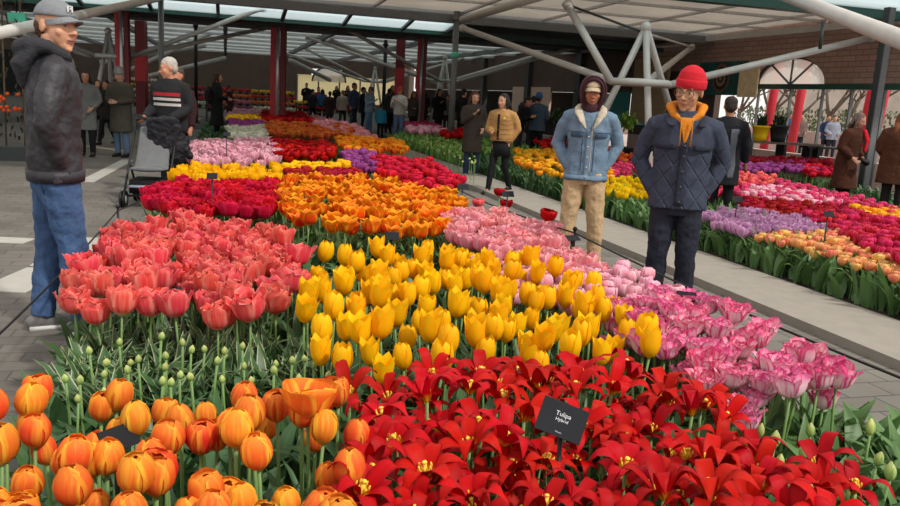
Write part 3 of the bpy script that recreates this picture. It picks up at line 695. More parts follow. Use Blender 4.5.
def person(label, x, y, face, h=1.75, arms=('down', 'down'), legs='stand', top=None, hem=.86, loose=1.0, bottom=None, skinc='c98f70', hair=None, hairlen=0, hat=None,
           head=(0, 0, 0), lod=1, lean=0.0, shoe='1a1a1c', group=None, topdisp=.02, hands=True, flare=0.0, coatname='jacket', hood=None, skirt=None, wide=1.0, z=0.0, legw=1.0):
    s = h/1.75; vox = (.0085, .016, .026)[lod]
    lr = Matrix.Rotation(lean, 3, 'X')                    # lean forward about the hips
    def T(v):
        v = Vector(v)
        if v.z > .93: v = V(0, 0, .93)+lr@(v-V(0, 0, .93))
        return v*s
    hc = T((0, -.02, 1.622)); hr = Matrix.Rotation(head[0], 3, 'Z')@Matrix.Rotation(head[1], 3, 'X')@Matrix.Rotation(head[2], 3, 'Y')
    M_s = skin(skinc)
    EL = []; POC = {}
    for k, a in ((-1, arms[0]), (1, arms[1])):
        if isinstance(a, str): a = POSES[a]
        EL.append((k, T(mir(a[0], k)), T(mir(a[1], k)))); POC[k] = a is POSES['pocket'] or a is POSES['jacketpocket']
    G = GAIT[legs]
    # body: one skin from head to foot
    b = MB(); head_prims(b, hc, hr, s)
    b.tube([T((0, .01, 1.44)), T((0, .0, 1.50)), T((0, .0, 1.58))], [(.062*s, .060*s), (.055*s, .056*s), (.056*s, .058*s)], 12)
    b.tube([T((0, 0, .88)), T((0, 0, .98)), T((0, .0, 1.12)), T((0, 0, 1.30)), T((0, .01, 1.41)), T((0, .01, 1.455))],
           [(.14*s, .095*s), (.145*s, .095*s), (.125*s, .085*s), (.15*s, .10*s), (.13*s, .08*s), (.06*s, .05*s)], 14, round_caps=True)
    for k, e, wv in EL:
        b.tube([T((.165*k, .01, 1.40)), T((.18*k, .01, 1.38)), e, wv], [.05*s, .05*s, .038*s, .027*s], 10, round_caps=True)
        if hands: hand_prims(b, wv, V(-.22*k, 0, -1) if POC[k] else (wv-e), V(-k, 0, 0) if POC[k] else V(-k*.6, -.6, .5), s*(.88 if POC[k] else 1), .04 if POC[k] else .5)
    for k, (kn, an) in ((-1, G[0]), (1, G[1])):
        b.tube([T((.085*k, 0, .90)), T(mir(kn, k)), T(mir(an, k))], [.085*s, .055*s, .036*s], 12, round_caps=True)
        b.tube([T(mir(an, k)), T(mir(an, k)+V(0, -.10, -.045))], [.034*s, .026*s], 8, round_caps=True)
    o = organic('person', b, (.0065, .012, .02)[lod]*s, M_s, None, (2, 2, 1)[lod])
    o.location = (x, y, z); o.rotation_euler = (0, 0, math.radians(face)); tag(o, label, 'person', group)
    # top garment with its sleeves
    tm = top; w_ = wide
    b = MB(); hz = hem; fl = 1+flare
    prof = [((.172*w_*fl, .122*fl), hz)] if hz > .80 else [((.185*w_*fl, .15*fl), hz), ((.180*w_, .135), max(hz+.05, (hz+.9)/2)), ((.172*w_, .125), .90)]
    pts = [T((0, .0, zz)) for _, zz in prof]; rad = [(r[0]*s*loose, r[1]*s*loose) for r, _ in prof]
    for zz, rx, ry in ((.98, .170, .120), (1.12, .168, .118), (1.28, .182, .125), (1.38, .178, .112), (1.445, .130, .09), (1.50, .072, .072)):
        if zz > hz+.03: pts.append(T((0, .005, zz))); rad.append((rx*s*loose*w_, ry*s*loose))
    b.tube(pts, rad, 18)
    for k, e, wv in EL:
        d = (wv-e).normalized()
        b.tube([T((.10*k, .01, 1.42)), T((.185*k*w_, .01, 1.39)), (T((.19*k*w_, .01, 1.38))+e)/2+V(k*.01, .01, 0), e, (e+wv)/2, wv-d*.01], [.060*s*loose, .066*s*loose, .061*s*loose, .055*s*loose, .049*s*loose, .040*s*loose], 12, round_caps=False)
        b.ball(e, .054*s*loose, 10, 8)
    jk = organic(coatname, b, vox*s, tm, o, (3, 2, 2)[lod], topdisp*s, .10 if lod == 0 else .14)
    # trousers
    b = MB(); b.tube([T((0, .005, .80)), T((0, .005, .90)), T((0, .005, 1.0))], [(.145*s, .115*s), (.160*s, .118*s), (.150*s, .108*s)], 14, round_caps=False)
    for k, (kn, an) in ((-1, G[0]), (1, G[1])):
        kn, an = T(mir(kn, k)), T(mir(an, k)); hp = T((.085*k, .0, .90))
        b.tube([hp, (hp+kn)/2, kn, (kn+an)/2, an+V(0, 0, .0)], [(.088*s*legw, .10*s*legw), .087*s*legw, .070*s*legw, .064*s*legw, .056*s*legw], 12)
    organic('trousers', b, vox*s, bottom, o, 2, (.026*s, .012*s, .0)[lod], .08)
    # shoes
    ms = mat('shoe_'+shoe, c3(shoe), .6)
    for k, (kn, an) in ((-1, G[0]), (1, G[1])):
        an = T(mir(an, k)); zf = an.z-.08*s; b = MB()
        b.tube([V(an.x, an.y+.055*s, zf+.042*s), V(an.x, an.y-.02*s, zf+.048*s), V(an.x, an.y-.10*s, zf+.038*s), V(an.x, an.y-.175*s, zf+.03*s)], [(.036*s, .04*s), (.04*s, .046*s), (.046*s, .036*s), (.036*s, .026*s)], 12, (1, 0, 0), round_caps=True)
        b.tube([V(an.x, an.y+.01*s, zf+.04*s), V(an.x, an.y+.01*s, zf+.11*s)], [.046*s, .043*s], 10)
        so = organic('shoe', b, .012*s if lod else .009, ms, o, 1)
        if lod == 0:
            c = MB(); c.box((an.x, an.y-.06*s, zf+.012*s), (.088*s, .26*s, .024*s)); c.build('sole', mat('white_sole', (.6, .6, .58), .7), so)
    # face
    def H(px_, py_, pz_): return hc+hr@Vector((px_*s*HS, py_*s*HS, pz_*s*HS))
    if lod <= 1:
        me_ = mat('eye_white', (.42, .38, .35), .4); mi_ = mat('iris_dark', (.02, .012, .008), .2); mb_ = mat('brow_hair', (.035, .02, .012), .8)
        for k in (-1, 1):
            e = MB(); e.ball(H(k*.031, -.0800, .010), (.0125*s, .0085*s, .0050*s), 10, 8, hr); e.m = 1; e.ball(H(k*.031, -.0850, .010), (.0050*s, .0048*s, .0050*s), 8, 6, hr); e.build('eye', [me_, mi_], o)
            e = MB(); e.tube([H(k*.016, -.092, .030), H(k*.032, -.092, .036), H(k*.050, -.080, .030)], [.0035*s, .0045*s, .0025*s], 6); e.build('eyebrow', mb_, o)
        e = MB(); e.tube([H(-.021, -.090, -.057), H(0, -.1005, -.055), H(.021, -.090, -.057)], [.003*s, .0062*s, .003*s], 8, (0, 0, 1)); e.build('lips', mat('lips', (.36, .12, .10), .5), o)
    if hair:
        mh = mat('hair_'+hair, c3(hair), .7, var=.3, scale=60, bump=.6, bscale=120)
        b = MB(); b.ball(H(0, .024, .048), (.086*s, .102*s, .090*s), 14, 10, hr, -1) if hat is None else None
        b.ball(H(0, .055, .0), (.078*s, .062*s, .085*s), 14, 10, hr, -1)
        if hairlen:
            for kx in (-.055, 0, .055):
                b.tube([H(kx, .05, .02), H(kx*1.25, .07, -.08), T((kx*1.4, .09, 1.60-.12))+V(0, .01, 0), T((kx*1.5, .12, 1.60-hairlen))], [(.045*s, .035*s), (.05*s, .04*s), (.045*s, .03*s), (.02*s, .015*s)], 10, round_caps=True)
            for k in (-1, 1):
                b.tube([H(k*.075, .0, .04), H(k*.088, -.01, -.04), H(k*.088, -.015, -.12)], [.022*s, .026*s, .018*s], 8, round_caps=True)
        organic('hair', b, (.009, .013, .02)[lod]*s, mh, o, 1, .016*s, .03)
    if hat:
        kind, colr = hat[0], hat[1]; mt = mat('hat_'+colr, c3(colr), .85, var=.1, scale=30, bump=.5, bscale=200)
        if kind == 'cap':
            b = MB(); b.ball(H(0, .018, .045), (.090*s, .108*s, .095*s), 22, 10, hr, .05); c = b.build('cap', mt, o)
            b = MB(); rows = []
            for j, rr_ in enumerate((.0, .5, 1.0)):
                rows.append([H(math.sin(t)*(.080-.006*rr_), .012-math.cos(t)*(.088+.078*rr_*math.cos(t)**.8 if math.cos(t) > 0 else .088), .054-.020*rr_-.026*math.sin(t)**2) for t in np.linspace(-1.35, 1.35, 13)])
            b.grid(rows, 12, 2); rows = [[p-hr@V(0, 0, .005*s) for p in r] for r in rows]; b.grid([r[::-1] for r in rows], 12, 2); b.build('brim', mt, c)
            b = MB(); b.ball(H(0, .018, .14), .007*s, 8, 5); b.build('button', mt, c)
        elif kind == 'beanie':
            b = MB(); b.tube([H(0, .02, .035), H(0, .022, .075), H(0, .028, .115), H(0, .036, .145), H(0, .04, .160)], [(.093*s, .108*s), (.094*s, .108*s), (.082*s, .095*s), (.052*s, .062*s), (.012*s, .014*s)], 22, tuple(hr@V(1, 0, 0)))
            c = organic('beanie', b, .009*s if lod == 0 else .014*s, mt, o, 3)
            b = MB(); b.tube([H(0, .018, .020), H(0, .019, .03), H(0, .021, .068), H(0, .022, .076)], [(.094*s, .109*s), (.099*s, .113*s), (.100*s, .114*s), (.094*s, .108*s)], 26, tuple(hr@V(1, 0, 0))); b.build('folded_band', mt, c)
    if hood:
        mh = mat('hood_'+hood[1], c3(hood[1]), .85, bump=.4, bscale=90, var=.1)
        b = MB()
        if hood[0] == 'up':       # raised hood: a shell round the head, open at the face
            n = 16; rows = []
            for j in range(9):
                yy = -.072+.024*j
                a_ = math.sqrt(max(0, 1-((yy-.02)/.128)**2))**.8
                rows.append([H(.108*a_*math.sin(t), yy, .022+(.118*a_ if math.cos(t) > 0 else .17)*math.cos(t)) for t in np.linspace(-2.6, 2.6, n+1)])
            b.grid(rows, n, 8); c = b.build('hood', mh, o)
            md = c.modifiers.new('t', 'SOLIDIFY'); md.thickness = .014
            b = MB(); b.tube([H(.105*math.sin(t), -.076, .022+(.118 if math.cos(t) > 0 else .17)*math.cos(t)) for t in np.linspace(-2.7, 2.7, 22)], .010*s, 8); b.tube([T((0, -.0, 1.43)), T((0, -.02, 1.50)), T((0, -.02, 1.53))], [(.10*s, .09*s), (.088*s, .085*s), (.07*s, .07*s)], 16); b.build('hood_hem', mh, c)
        else:                     # hood lying on the back and round the neck
            b.tube([T((.02, -.085, 1.42)), T((.085, -.05, 1.475)), T((.105, .03, 1.52)), T((.07, .11, 1.52)), T((0, .145, 1.50)), T((-.07, .11, 1.52)), T((-.105, .03, 1.52)), T((-.085, -.05, 1.475)), T((-.02, -.085, 1.42))], [.020*s, .027*s, .034*s, .046*s, .052*s, .046*s, .034*s, .027*s, .020*s], 12, (0, 0, 1), round_caps=True)
            b.tube([T((0, .10, 1.50)), T((0, .15, 1.42)), T((0, .14, 1.32))], [(.12*s, .05*s), (.11*s, .05*s), (.05*s, .02*s)], 12, round_caps=True)
            c = organic('hood', b, .010*s if lod == 0 else .016*s, mh, o, 2, .012, .06)
    if skirt:
        b = MB(); b.tube([T((0, 0, skirt[0])), T((0, 0, .92))], [(.19*s, .15*s), (.165*s, .125*s)], 14); b.build('skirt', mat('cloth_'+skirt[1], c3(skirt[1]), .85), o)
    return o, T, H, s
def cloth(hexc, rough=.85, bump=.5, bscale=60, var=.12, scale=10, stretch=None, spec=.25): return mat('cloth_'+hexc, c3(hexc), rough, var=var, scale=scale, bump=bump, bscale=bscale, stretch=stretch, spec=spec)
def fpatch(o, name, pts4, m, th=.008, nrm=None):
    """small cloth flap from four corner points, given real thickness"""
    a, b_, c_, d = [Vector(p) for p in pts4]; n = (b_-a).cross(d-a).normalized()*th; q = MB()
    q.v = [tuple(p) for p in (a, b_, c_, d)]+[tuple(p+n) for p in (a, b_, c_, d)]
    for f in ((3, 2, 1, 0), (4, 5, 6, 7), (0, 1, 5, 4), (1, 2, 6, 5), (2, 3, 7, 6), (3, 0, 4, 7)): q.f.append(f); q.mi.append(0); q.uv += [(0, 0)]*4
    return q.build(name, m, o, False)
def shrink(o, target, off=.003, front=False):
    md = o.modifiers.new('fit', 'SHRINKWRAP'); md.target = target; md.wrap_method = 'NEAREST_SURFACEPOINT'; md.wrap_mode = 'ABOVE_SURFACE'; md.offset = off
    if front: md.wrap_method = 'PROJECT'; md.use_project_y = True; md.use_positive_direction = True; md.use_negative_direction = False
def garment_strip(name, m, parent, target, rows, off=.004, thick=.004):
    """a sewn on strip (placket, flap, pocket, stripe) that lies on the garment"""
    q = MB(); q.grid(rows, len(rows[0])-1, len(rows)-1); o = q.build(name, m, parent)
    shrink(o, target, off, name in ('pocket_flap', 'button_placket', 'placket_seam', 'chest_seam', 'placket', 'hoodie_front', 'open_front')); md = o.modifiers.new('t', 'SOLIDIFY'); md.thickness = thick; md.offset = 1; return o
def child(o, nm): return [c for c in o.children if c.name.split('.')[0] == nm][0]
def rectrows(x0, x1, z0, z1, y, nx=6, nz=6, slant=0):
    return [[Vector((x0+(x1-x0)*i/nx, y, z0+(z1-z0)*j/nz+slant*i/nx)) for i in range(nx+1)] for j in range(nz+1)]

# ---- the man in the grey cap, seen from behind and the side ----
M_windb = cloth('302f34', .55, .35, 25, .15, 6, spec=.4)
M_jean = mat('blue_jeans', c3('3f5a82'), .85, var=.35, scale=7, bump=.4, bscale=150, stretch=(1, 1, .35))
p = U(62, 333)
o, T, H, s = person('tall man in a grey baseball cap, charcoal hooded jacket and blue jeans', p.x, p.y, 122, 1.90, ('pocket', 'jacketpocket'), 'cross', M_windb, .84, 1.10, M_jean, 'd09a7c', '5a3a24', 0, ('cap', '84878c'), (-.95, .03, 0), 0, .02, '6a6866', hood=('down', '2e2e33'), topdisp=.030, wide=1.03, legw=1.08)
jk = child(o, 'jacket')
b = MB(); b.tube([T((0, 0, .84)), T((0, 0, .90))], [(.192*s, .140*s), (.197*s, .144*s)], 28, cap=False); q = b.build('waist_hem', M_windb, jk); q.modifiers.new('t', 'SOLIDIFY').thickness = .02
b = MB(); pc = H(.0, -.088, .085); 
for dx in (-.012, .012): b.box(H(dx, -.083, .088), (.006*s, .006*s, .03*s))
b.box(H(0, -.084, .088), (.022*s, .006*s, .006*s)); b.box(H(0, -.083, .1), (.03*s, .006*s, .005*s)); b.build('cap_emblem', mat('white_thread', (.75, .75, .72), .8), o, False)
# back pocket of the jeans
garment_strip('back_pocket', M_jean, child(o, 'trousers'), child(o, 'trousers'), [[T((x, .14, z)) for x in np.linspace(-.15, -.03, 6)] for z in np.linspace(.70, .83, 6)], .004, .004)

# ---- the man in the denim jacket ----
M_den = mat('washed_denim', c3('6a8298'), .85, var=.28, scale=9, bump=.5, bscale=140)
M_khk = cloth('b99c78', .85, .4, 40, .1)
p = U(585, 262); p2 = P(590, 120, 7.3)
o, T, H, s = person('man in a washed denim jacket, maroon hood over a beige cap, and khaki trousers', p2.x, p2.y, -8, 1.74, ('pocket', 'pocket'), 'wide', M_den, .83, 1.06, M_khk, 'a5694c', None, 0, ('cap', 'c0aa90'), (.05, .16, 0), 0, 0, '2a2624', hood=('up', '3c1a22'), topdisp=.026, wide=1.02, legw=1.12, flare=.06)
jk = child(o, 'jacket'); M_shp = cloth('c8bca8', .95, .9, 90)
b = MB(); b.tube([T((.0, .10, 1.515)), T((.085, .06, 1.50)), T((.112, -.02, 1.475)), T((.105, -.10, 1.44)), T((.065, -.155, 1.36)), T((.03, -.165, 1.30))], [(.022*s, .03*s), (.024*s, .034*s), (.026*s, .036*s), (.022*s, .042*s), (.016*s, .034*s), (.006*s, .01*s)], 10, (0, 0, 1), round_caps=True)
b.tube([T((.0, .10, 1.515)), T((-.085, .06, 1.50)), T((-.112, -.02, 1.475)), T((-.105, -.10, 1.44)), T((-.065, -.155, 1.36)), T((-.03, -.165, 1.30))], [(.022*s, .03*s), (.024*s, .034*s), (.026*s, .036*s), (.022*s, .042*s), (.016*s, .034*s), (.006*s, .01*s)], 10, (0, 0, 1), round_caps=True)
organic('sherpa_collar', b, .009, M_shp, jk, 1, .010, .03)
M_dend = mat('dark_denim_seam', c3('3c5268'), .85); M_but = mat('metal_button', (.5, .45, .35), .4, .8)
garment_strip('button_placket', M_den, jk, jk, rectrows(-.022*s, .022*s, .86*s, 1.30*s, -.20*s, 3, 12))
garment_strip('placket_seam', M_shp, jk, jk, rectrows(.024*s, .030*s, .90*s, 1.32*s, -.20*s, 1, 12), .005, .002)
for k in (-1, 1):
    garment_strip('pocket_flap', M_dend, jk, jk, rectrows(k*.055*s, k*.155*s, 1.225*s, 1.262*s, -.20*s, 5, 3), .008, .006)
    q = garment_strip('chest_seam', M_dend, jk, jk, rectrows(k*.04*s, k*.19*s, 1.268*s, 1.273*s, -.20*s, 8, 1), .004, .002)
    garment_strip('chest_seam', M_dend, jk, jk, rectrows(k*.05*s, k*.056*s, .93*s, 1.22*s, -.20*s, 1, 10), .004, .002)
garment_strip('waistband', M_den, jk, jk, [[V(.20*s*math.sin(t), -.2*s*math.cos(t), z*s) for t in np.linspace(-1.4, 1.4, 20)] for z in (.84, .86, .885)], .006, .006)
for z in (.87, .96, 1.05, 1.14, 1.23):
    b = MB(); b.ball((0, -.150*s, z*s), .009*s, 8, 6); q = b.build('button', M_but, jk); 
garment_strip('trouser_fly', M_khk, child(o, 'trousers'), child(o, 'trousers'), rectrows(-.015*s, .015*s, .76*s, .92*s, -.2*s, 2, 6), .004, .004)

# ---- the man in the red beanie ----
def quilt_mat():
    m, nt, b, N, L = newmat('quilted_navy'); b.inputs['Roughness'].default_value = .8; b.inputs['Specular IOR Level'].default_value = .25
    tc = N.new('ShaderNodeTexCoord'); sp = N.new('ShaderNodeSeparateXYZ'); L.new(tc.outputs['Object'], sp.inputs[0]); outs = []
    for sg in (1, -1):
        a = N.new('ShaderNodeMath'); a.operation = 'MULTIPLY_ADD'; L.new(sp.outputs[0], a.inputs[0]); a.inputs[1].default_value = 1.35*sg; L.new(sp.outputs[2], a.inputs[2])
        m2 = N.new('ShaderNodeMath'); m2.operation = 'MULTIPLY'; L.new(a.outputs[0], m2.inputs[0]); m2.inputs[1].default_value = 6.6
        fr = N.new('ShaderNodeMath'); fr.operation = 'PINGPONG'; L.new(m2.outputs[0], fr.inputs[0]); fr.inputs[1].default_value = .5; outs.append(fr)
    mn = N.new('ShaderNodeMath'); mn.operation = 'MINIMUM'; L.new(outs[0].outputs[0], mn.inputs[0]); L.new(outs[1].outputs[0], mn.inputs[1])
    ss = N.new('ShaderNodeMapRange'); ss.inputs[1].default_value = 0; ss.inputs[2].default_value = .12; ss.interpolation_type = 'SMOOTHSTEP'; L.new(mn.outputs[0], ss.inputs[0])
    # quilting only below the chest
    lt = N.new('ShaderNodeMapRange'); lt.inputs[1].default_value = 1.24; lt.inputs[2].default_value = 1.26; L.new(sp.outputs[2], lt.inputs[0])
    mx = N.new('ShaderNodeMath'); mx.operation = 'MAXIMUM'; L.new(ss.outputs[0], mx.inputs[0]); L.new(lt.outputs[0], mx.inputs[1])
    bp = N.new('ShaderNodeBump'); bp.inputs['Strength'].default_value = 1.0; bp.inputs['Distance'].default_value = .006; L.new(mx.outputs[0], bp.inputs['Height']); L.new(bp.outputs[0], b.inputs['Normal'])
    n = N.new('ShaderNodeTexNoise'); n.inputs['Scale'].default_value = 12; L.new(tc.outputs['Object'], n.inputs['Vector'])
    cr = N.new('ShaderNodeMixRGB'); L.new(n.outputs['Fac'], cr.inputs[0]); cr.inputs[1].default_value = c3('2c313d')+(1,); cr.inputs[2].default_value = c3('40465a')+(1,); L.new(cr.outputs[0], b.inputs['Base Color'])
    return m
M_qlt = quilt_mat(); M_navy = cloth('262a38', .7, .4, 40); M_ntr = cloth('20232f', .75, .3, 30, .1)
p = P(686, 120, 5.45)
o, T, H, s = person('man in a red beanie and glasses, navy quilted jacket over an orange hoodie', p.x, p.y, -12, 1.75, ('pocket', 'pocket'), 'stand', M_qlt, .84, 1.07, M_ntr, 'b48464', '181412', 0, ('beanie', 'c81628'), (-.38, .20, .10), 0, 0, '14141a', hood=('down', 'd07c14'), topdisp=.016, wide=1.03, legw=.98, flare=.05)
jk = child(o, 'jacket')
M_ora = mat('hood_d07c14', c3('d07c14'), .85)
garment_strip('hoodie_front', M_ora, jk, jk, [[V(x*s*(k/8*.9+.1), -.2*s, (1.28+.17*k/8)*s) for x in np.linspace(-.048, .048, 7)] for k in range(9)], .005, .004)
for k in (-1, 1):
    b = MB(); b.tube([T((k*.035, -.13, 1.44)), T((k*.036, -.150, 1.37)), T((k*.034, -.158, 1.27))], .0045*s, 6); b.build('drawstring', mat('cloth_b07020', c3('b07020'), .8), jk)
    garment_strip('pocket_flap', M_navy, jk, jk, rectrows(k*.055*s, k*.175*s, 1.245*s, 1.275*s, -.22*s, 6, 3, -k*0), .010, .007)
b = MB(); b.tube([T((0, .1, 1.48)), T((.09, .05, 1.48)), T((.115, -.03, 1.455)), T((.095, -.125, 1.40))], [(.012*s, .026*s), (.014*s, .03*s), (.014*s, .034*s), (.010*s, .03*s)], 10, (0, 0, 1), round_caps=True)
b.tube([T((0, .1, 1.48)), T((-.09, .05, 1.48)), T((-.115, -.03, 1.455)), T((-.095, -.125, 1.40))], [(.012*s, .026*s), (.014*s, .03*s), (.014*s, .034*s), (.010*s, .03*s)], 10, (0, 0, 1), round_caps=True)
organic('collar', b, .009, M_navy, jk, 1)
garment_strip('placket', M_navy, jk, jk, rectrows(-.025*s, .025*s, .87*s, 1.29*s, -.22*s, 3, 14), .006, .006)
for z in (.90, 1.0, 1.10, 1.20, 1.27):
    b = MB(); b.ball((0, -.160*s, z*s), .011*s, 10, 6); b.build('button', mat('dark_button', (.03, .03, .04), .3), jk)
g = D.objects.new('glasses', None); C.objects.link(g); g.parent = o
for k in (-1, 1):
    b = MB(); b.tube([H(k*.032+.027*math.cos(t), -.104+.004*abs(math.cos(t)), .008+.025*math.sin(t)) for t in np.linspace(0, 2*pi, 21)], .0025*s, 6, (0, 1, 0), cap=False); b.build('rim', mat('tortoise_frame', (.10, .05, .02), .3), g)
    b = MB(); b.tube([H(k*.060, -.100, .012), H(k*.078, .0, .008)], .002*s, 6); b.build('temple', mat('tortoise_frame', (0, 0, 0)), g)
b = MB(); b.tube([H(-.006, -.106, .012), H(.006, -.106, .012)], .002*s, 6); b.build('bridge', mat('tortoise_frame', (0, 0, 0)), g)

# ---- two women on the path ----
p = U(498, 194)
M_tan = cloth('a87e4c', .7, .4, 30); M_bk = cloth('121214', .85, .3)
o, T, H, s = person('dark haired woman in a tan puffer jacket with a yellow badge and black leggings', p.x, p.y, -32, 1.60, ('fold', 'pocket'), 'walk', M_tan, .93, 1.22, M_bk, 'b8866a', '14100e', .32, None, (-.1, .1, 0), 1, .02, '101012', topdisp=.02, wide=1.05, skirt=(.68, '121214'), legw=.85)
jk = child(o, 'jacket')
for z in (.98, 1.06, 1.14, 1.22, 1.30): garment_strip('quilt_seam', cloth('7c5c34'), jk, jk, [[V(.26*s*math.sin(t), -.26*s*math.cos(t), (z+dz)*s) for t in np.linspace(-1.2, 1.2, 14)] for dz in (0, .006)], .002, .002)
garment_strip('open_front', M_bk, jk, jk, rectrows(-.02*s, .02*s, .94*s, 1.40*s, -.25*s, 2, 10), .006, .004)
b = MB(); b.ball((.105*s, -.15*s, 1.33*s), (.028*s, .012*s, .028*s), 12, 8); b.build('yellow_badge', mat('badge_yellow', c3('d8b848'), .6), jk)
p = U(479, 150+33)
o, T, H, s = person('brown haired woman in a dark coat holding a phone, just behind the tan jacket', p.x-.15, p.y+.9, 15, 1.64, ('phone', 'bag'), 'stand', cloth('3a302a'), .52, 1.15, cloth('2c3a50'), 'c08c70', '4a2a1c', .25, None, (0, .3, 0), 1, .0, 'd8d4ce', coatname='coat')
b = MB(); b.box(T((0, -.34, 1.36)), (.07, .01, .13)); k_ = b.build('phone', mat('phone_black', (.01, .01, .012), .2), None); k_.location = o.location; k_.rotation_euler = o.rotation_euler; tag(k_, 'black phone held up by the brown haired woman', 'phone')
# ---- left side ----
def stripe_mat():
    m, nt, b, N, L = newmat('striped_sweater'); b.inputs['Roughness'].default_value = .9
    tc = N.new('ShaderNodeTexCoord'); sp = N.new('ShaderNodeSeparateXYZ'); L.new(tc.outputs['Object'], sp.inputs[0])
    cr = N.new('ShaderNodeValToRGB'); cr.color_ramp.interpolation = 'CONSTANT'; mr = N.new('ShaderNodeMapRange'); mr.inputs[1].default_value = 1.14; mr.inputs[2].default_value = 1.46; L.new(sp.outputs[2], mr.inputs[0]); L.new(mr.outputs[0], cr.inputs[0])
    e = cr.color_ramp.elements; k = c3('141418')+(1,); wc = c3('c8c4c0')+(1,); rc = c3('a01824')+(1,)
    e[0].position = 0; e[0].color = k; e[1].position = .15; e[1].color = wc
    for ps, cc in ((.26, k), (.36, wc), (.47, k), (.55, rc), (.68, k)): x = e.new(ps); x.color = cc
    # the stripes cross the chest only
    ax = N.new('ShaderNodeMath'); ax.operation = 'ABSOLUTE'; L.new(sp.outputs[0], ax.inputs[0]); lt = N.new('ShaderNodeMath'); lt.operation = 'LESS_THAN'; L.new(ax.outputs[0], lt.inputs[0]); lt.inputs[1].default_value = .20
    mx = N.new('ShaderNodeMixRGB'); L.new(lt.outputs[0], mx.inputs[0]); mx.inputs[1].default_value = k; L.new(cr.outputs[0], mx.inputs[2]); L.new(mx.outputs[0], b.inputs['Base Color']); return m
p = U(157, 196); PY = p
o, T, H, s = person('white haired man in a black sweater with red and white stripes, behind the pushchair', p.x+.17, p.y+.10, -14, 1.80, ('push', 'push'), 'stand', stripe_mat(), .84, 1.22, cloth('1c1c20'), 'cc9074', 'b8b2aa', 0, None, (-.75, .22, 0), 1, .06, '1a1a1c', coatname='sweater', wide=1.08)
g = D.objects.new('glasses', None); C.objects.link(g); g.parent = o
for k in (-1, 1):
    b = MB(); b.tube([H(k*.032+.022*math.cos(t), -.102, .008+.016*math.sin(t)) for t in np.linspace(0, 2*pi, 15)], .002*s, 5, (0, 1, 0), cap=False); b.build('rim', M_black, g)
q = P(178, 100, PY.y+1.0)
person('person in a dark red jacket half hidden behind the white haired man', q.x, q.y, -20, 1.70, ('down', 'down'), 'stand', cloth('30181c'), .8, 1.15, cloth('1a1a1e'), 'b87c60', '4a3830', 0, None, (0, 0, 0), 2, coatname='jacket')
p = U(122, 157)
person('elderly person in a long olive grey coat and knitted cap, looking down at the hands', p.x, p.y, -10, 1.70, ('fold', 'fold'), 'stand', cloth('48443a'), .50, 1.2, cloth('5a6e88'), 'b08068', '8a8680', 0, ('beanie', '7c7c7a'), (.1, .35, 0), 1, .03, '161618', coatname='coat', wide=1.05)
p = U(86, 158)
person('person with a dark scarf and grey coat, just right of the capped man', p.x-.1, p.y+.3, 10, 1.62, ('bag', 'bag'), 'stand', cloth('6a6a68'), .55, 1.1, cloth('18181c'), 'a87860', '241c18', .12, None, (.2, .2, 0), 1, 0, '161618', coatname='coat')
p = U(217, 141)
o, T, H, s = person('woman in a long black coat with a backpack, seen from behind, facing the flowers', p.x, p.y, 115, 1.80, ('fold', 'bag'), 'stand', M_bk, .40, 1.2, M_bk, 'b8886c', '3a2418', .14, None, (-.1, .1, 0), 1, 0, '121214', coatname='coat', flare=.15)
b = MB(); b.tube([V(0, .20*s, 1.02*s), V(0, .235*s, 1.1*s), V(0, .235*s, 1.25*s), V(0, .20*s, 1.36*s)], [(.11*s, .05*s), (.13*s, .075*s), (.125*s, .075*s), (.09*s, .05*s)], 14, round_caps=True); k_ = organic('backpack', b, .014, cloth('1c1c20', .6), None, 1); k_.location = o.location; k_.rotation_euler = o.rotation_euler; tag(k_, 'black backpack on the back of the woman in the long black coat', 'backpack')
# ---- right side ----
p = U(848, 205); p = P(848, 150, 13.2)
o, T, H, s = person('grey haired woman in a long brown coat with a red scarf, bending over the tulips', p.x, p.y, 35, 1.62, ('bag', 'bag'), 'stand', cloth('44261a', .95, .7, 40), .42, 1.3, M_bk, 'b88870', '6a5850', .10, None, (.1, .35, 0), 1, .16, '141414', coatname='coat', flare=.12)
b = MB(); b.tube([T((.10, -.12, 1.46)), T((.13, -.19, 1.32)), T((.13, -.21, 1.12))], [(.05*s, .035*s), (.06*s, .03*s), (.04*s, .02*s)], 10, round_caps=True); organic('scarf', b, .014, cloth('c01828'), o, 1, .01, .05)
b = MB(); b.tube([V(-.06*s, -.34*s, .93*s), V(0, -.36*s, .90*s), V(.07*s, -.34*s, .93*s)], [.04*s, .06*s, .04*s], 10, (0, 1, 0), round_caps=True); k_ = organic('handbag', b, .014, cloth('1a1618', .5), None, 1); k_.location = o.location; k_.rotation_euler = o.rotation_euler; tag(k_, 'small dark handbag in the hands of the brown coated woman', 'handbag')
p = P(896, 150, 12.0)
person('person with long ginger hair and a brown quilted coat at the edge of the beds', p.x+.05, p.y, 150, 1.68, ('bag', 'bag'), 'stand', cloth('4a2a1a', .8, .8, 20), .62, 1.35, cloth('241c1c'), 'b88870', '7a4420', .34, None, (0, 0, 0), 1, 0, '141414', coatname='coat', wide=1.1)
p = P(728, 130, 10.4)
o, T, H, s = person('person seen from behind in a black coat with a grey panel, beyond the red beanie', p.x, p.y, 165, 1.70, ('down', 'bag'), 'stand', cloth('14161c', .8), .60, 1.15, M_bk, 'a87458', '2a1c14', 0, None, (0, .1, 0), 1, 0, '101010', coatname='coat')
garment_strip('grey_panel', cloth('585e66'), child(o, 'coat'), child(o, 'coat'), rectrows(-.20*s, -.05*s, .70*s, 1.35*s, .25*s, 5, 12), .006, .006)
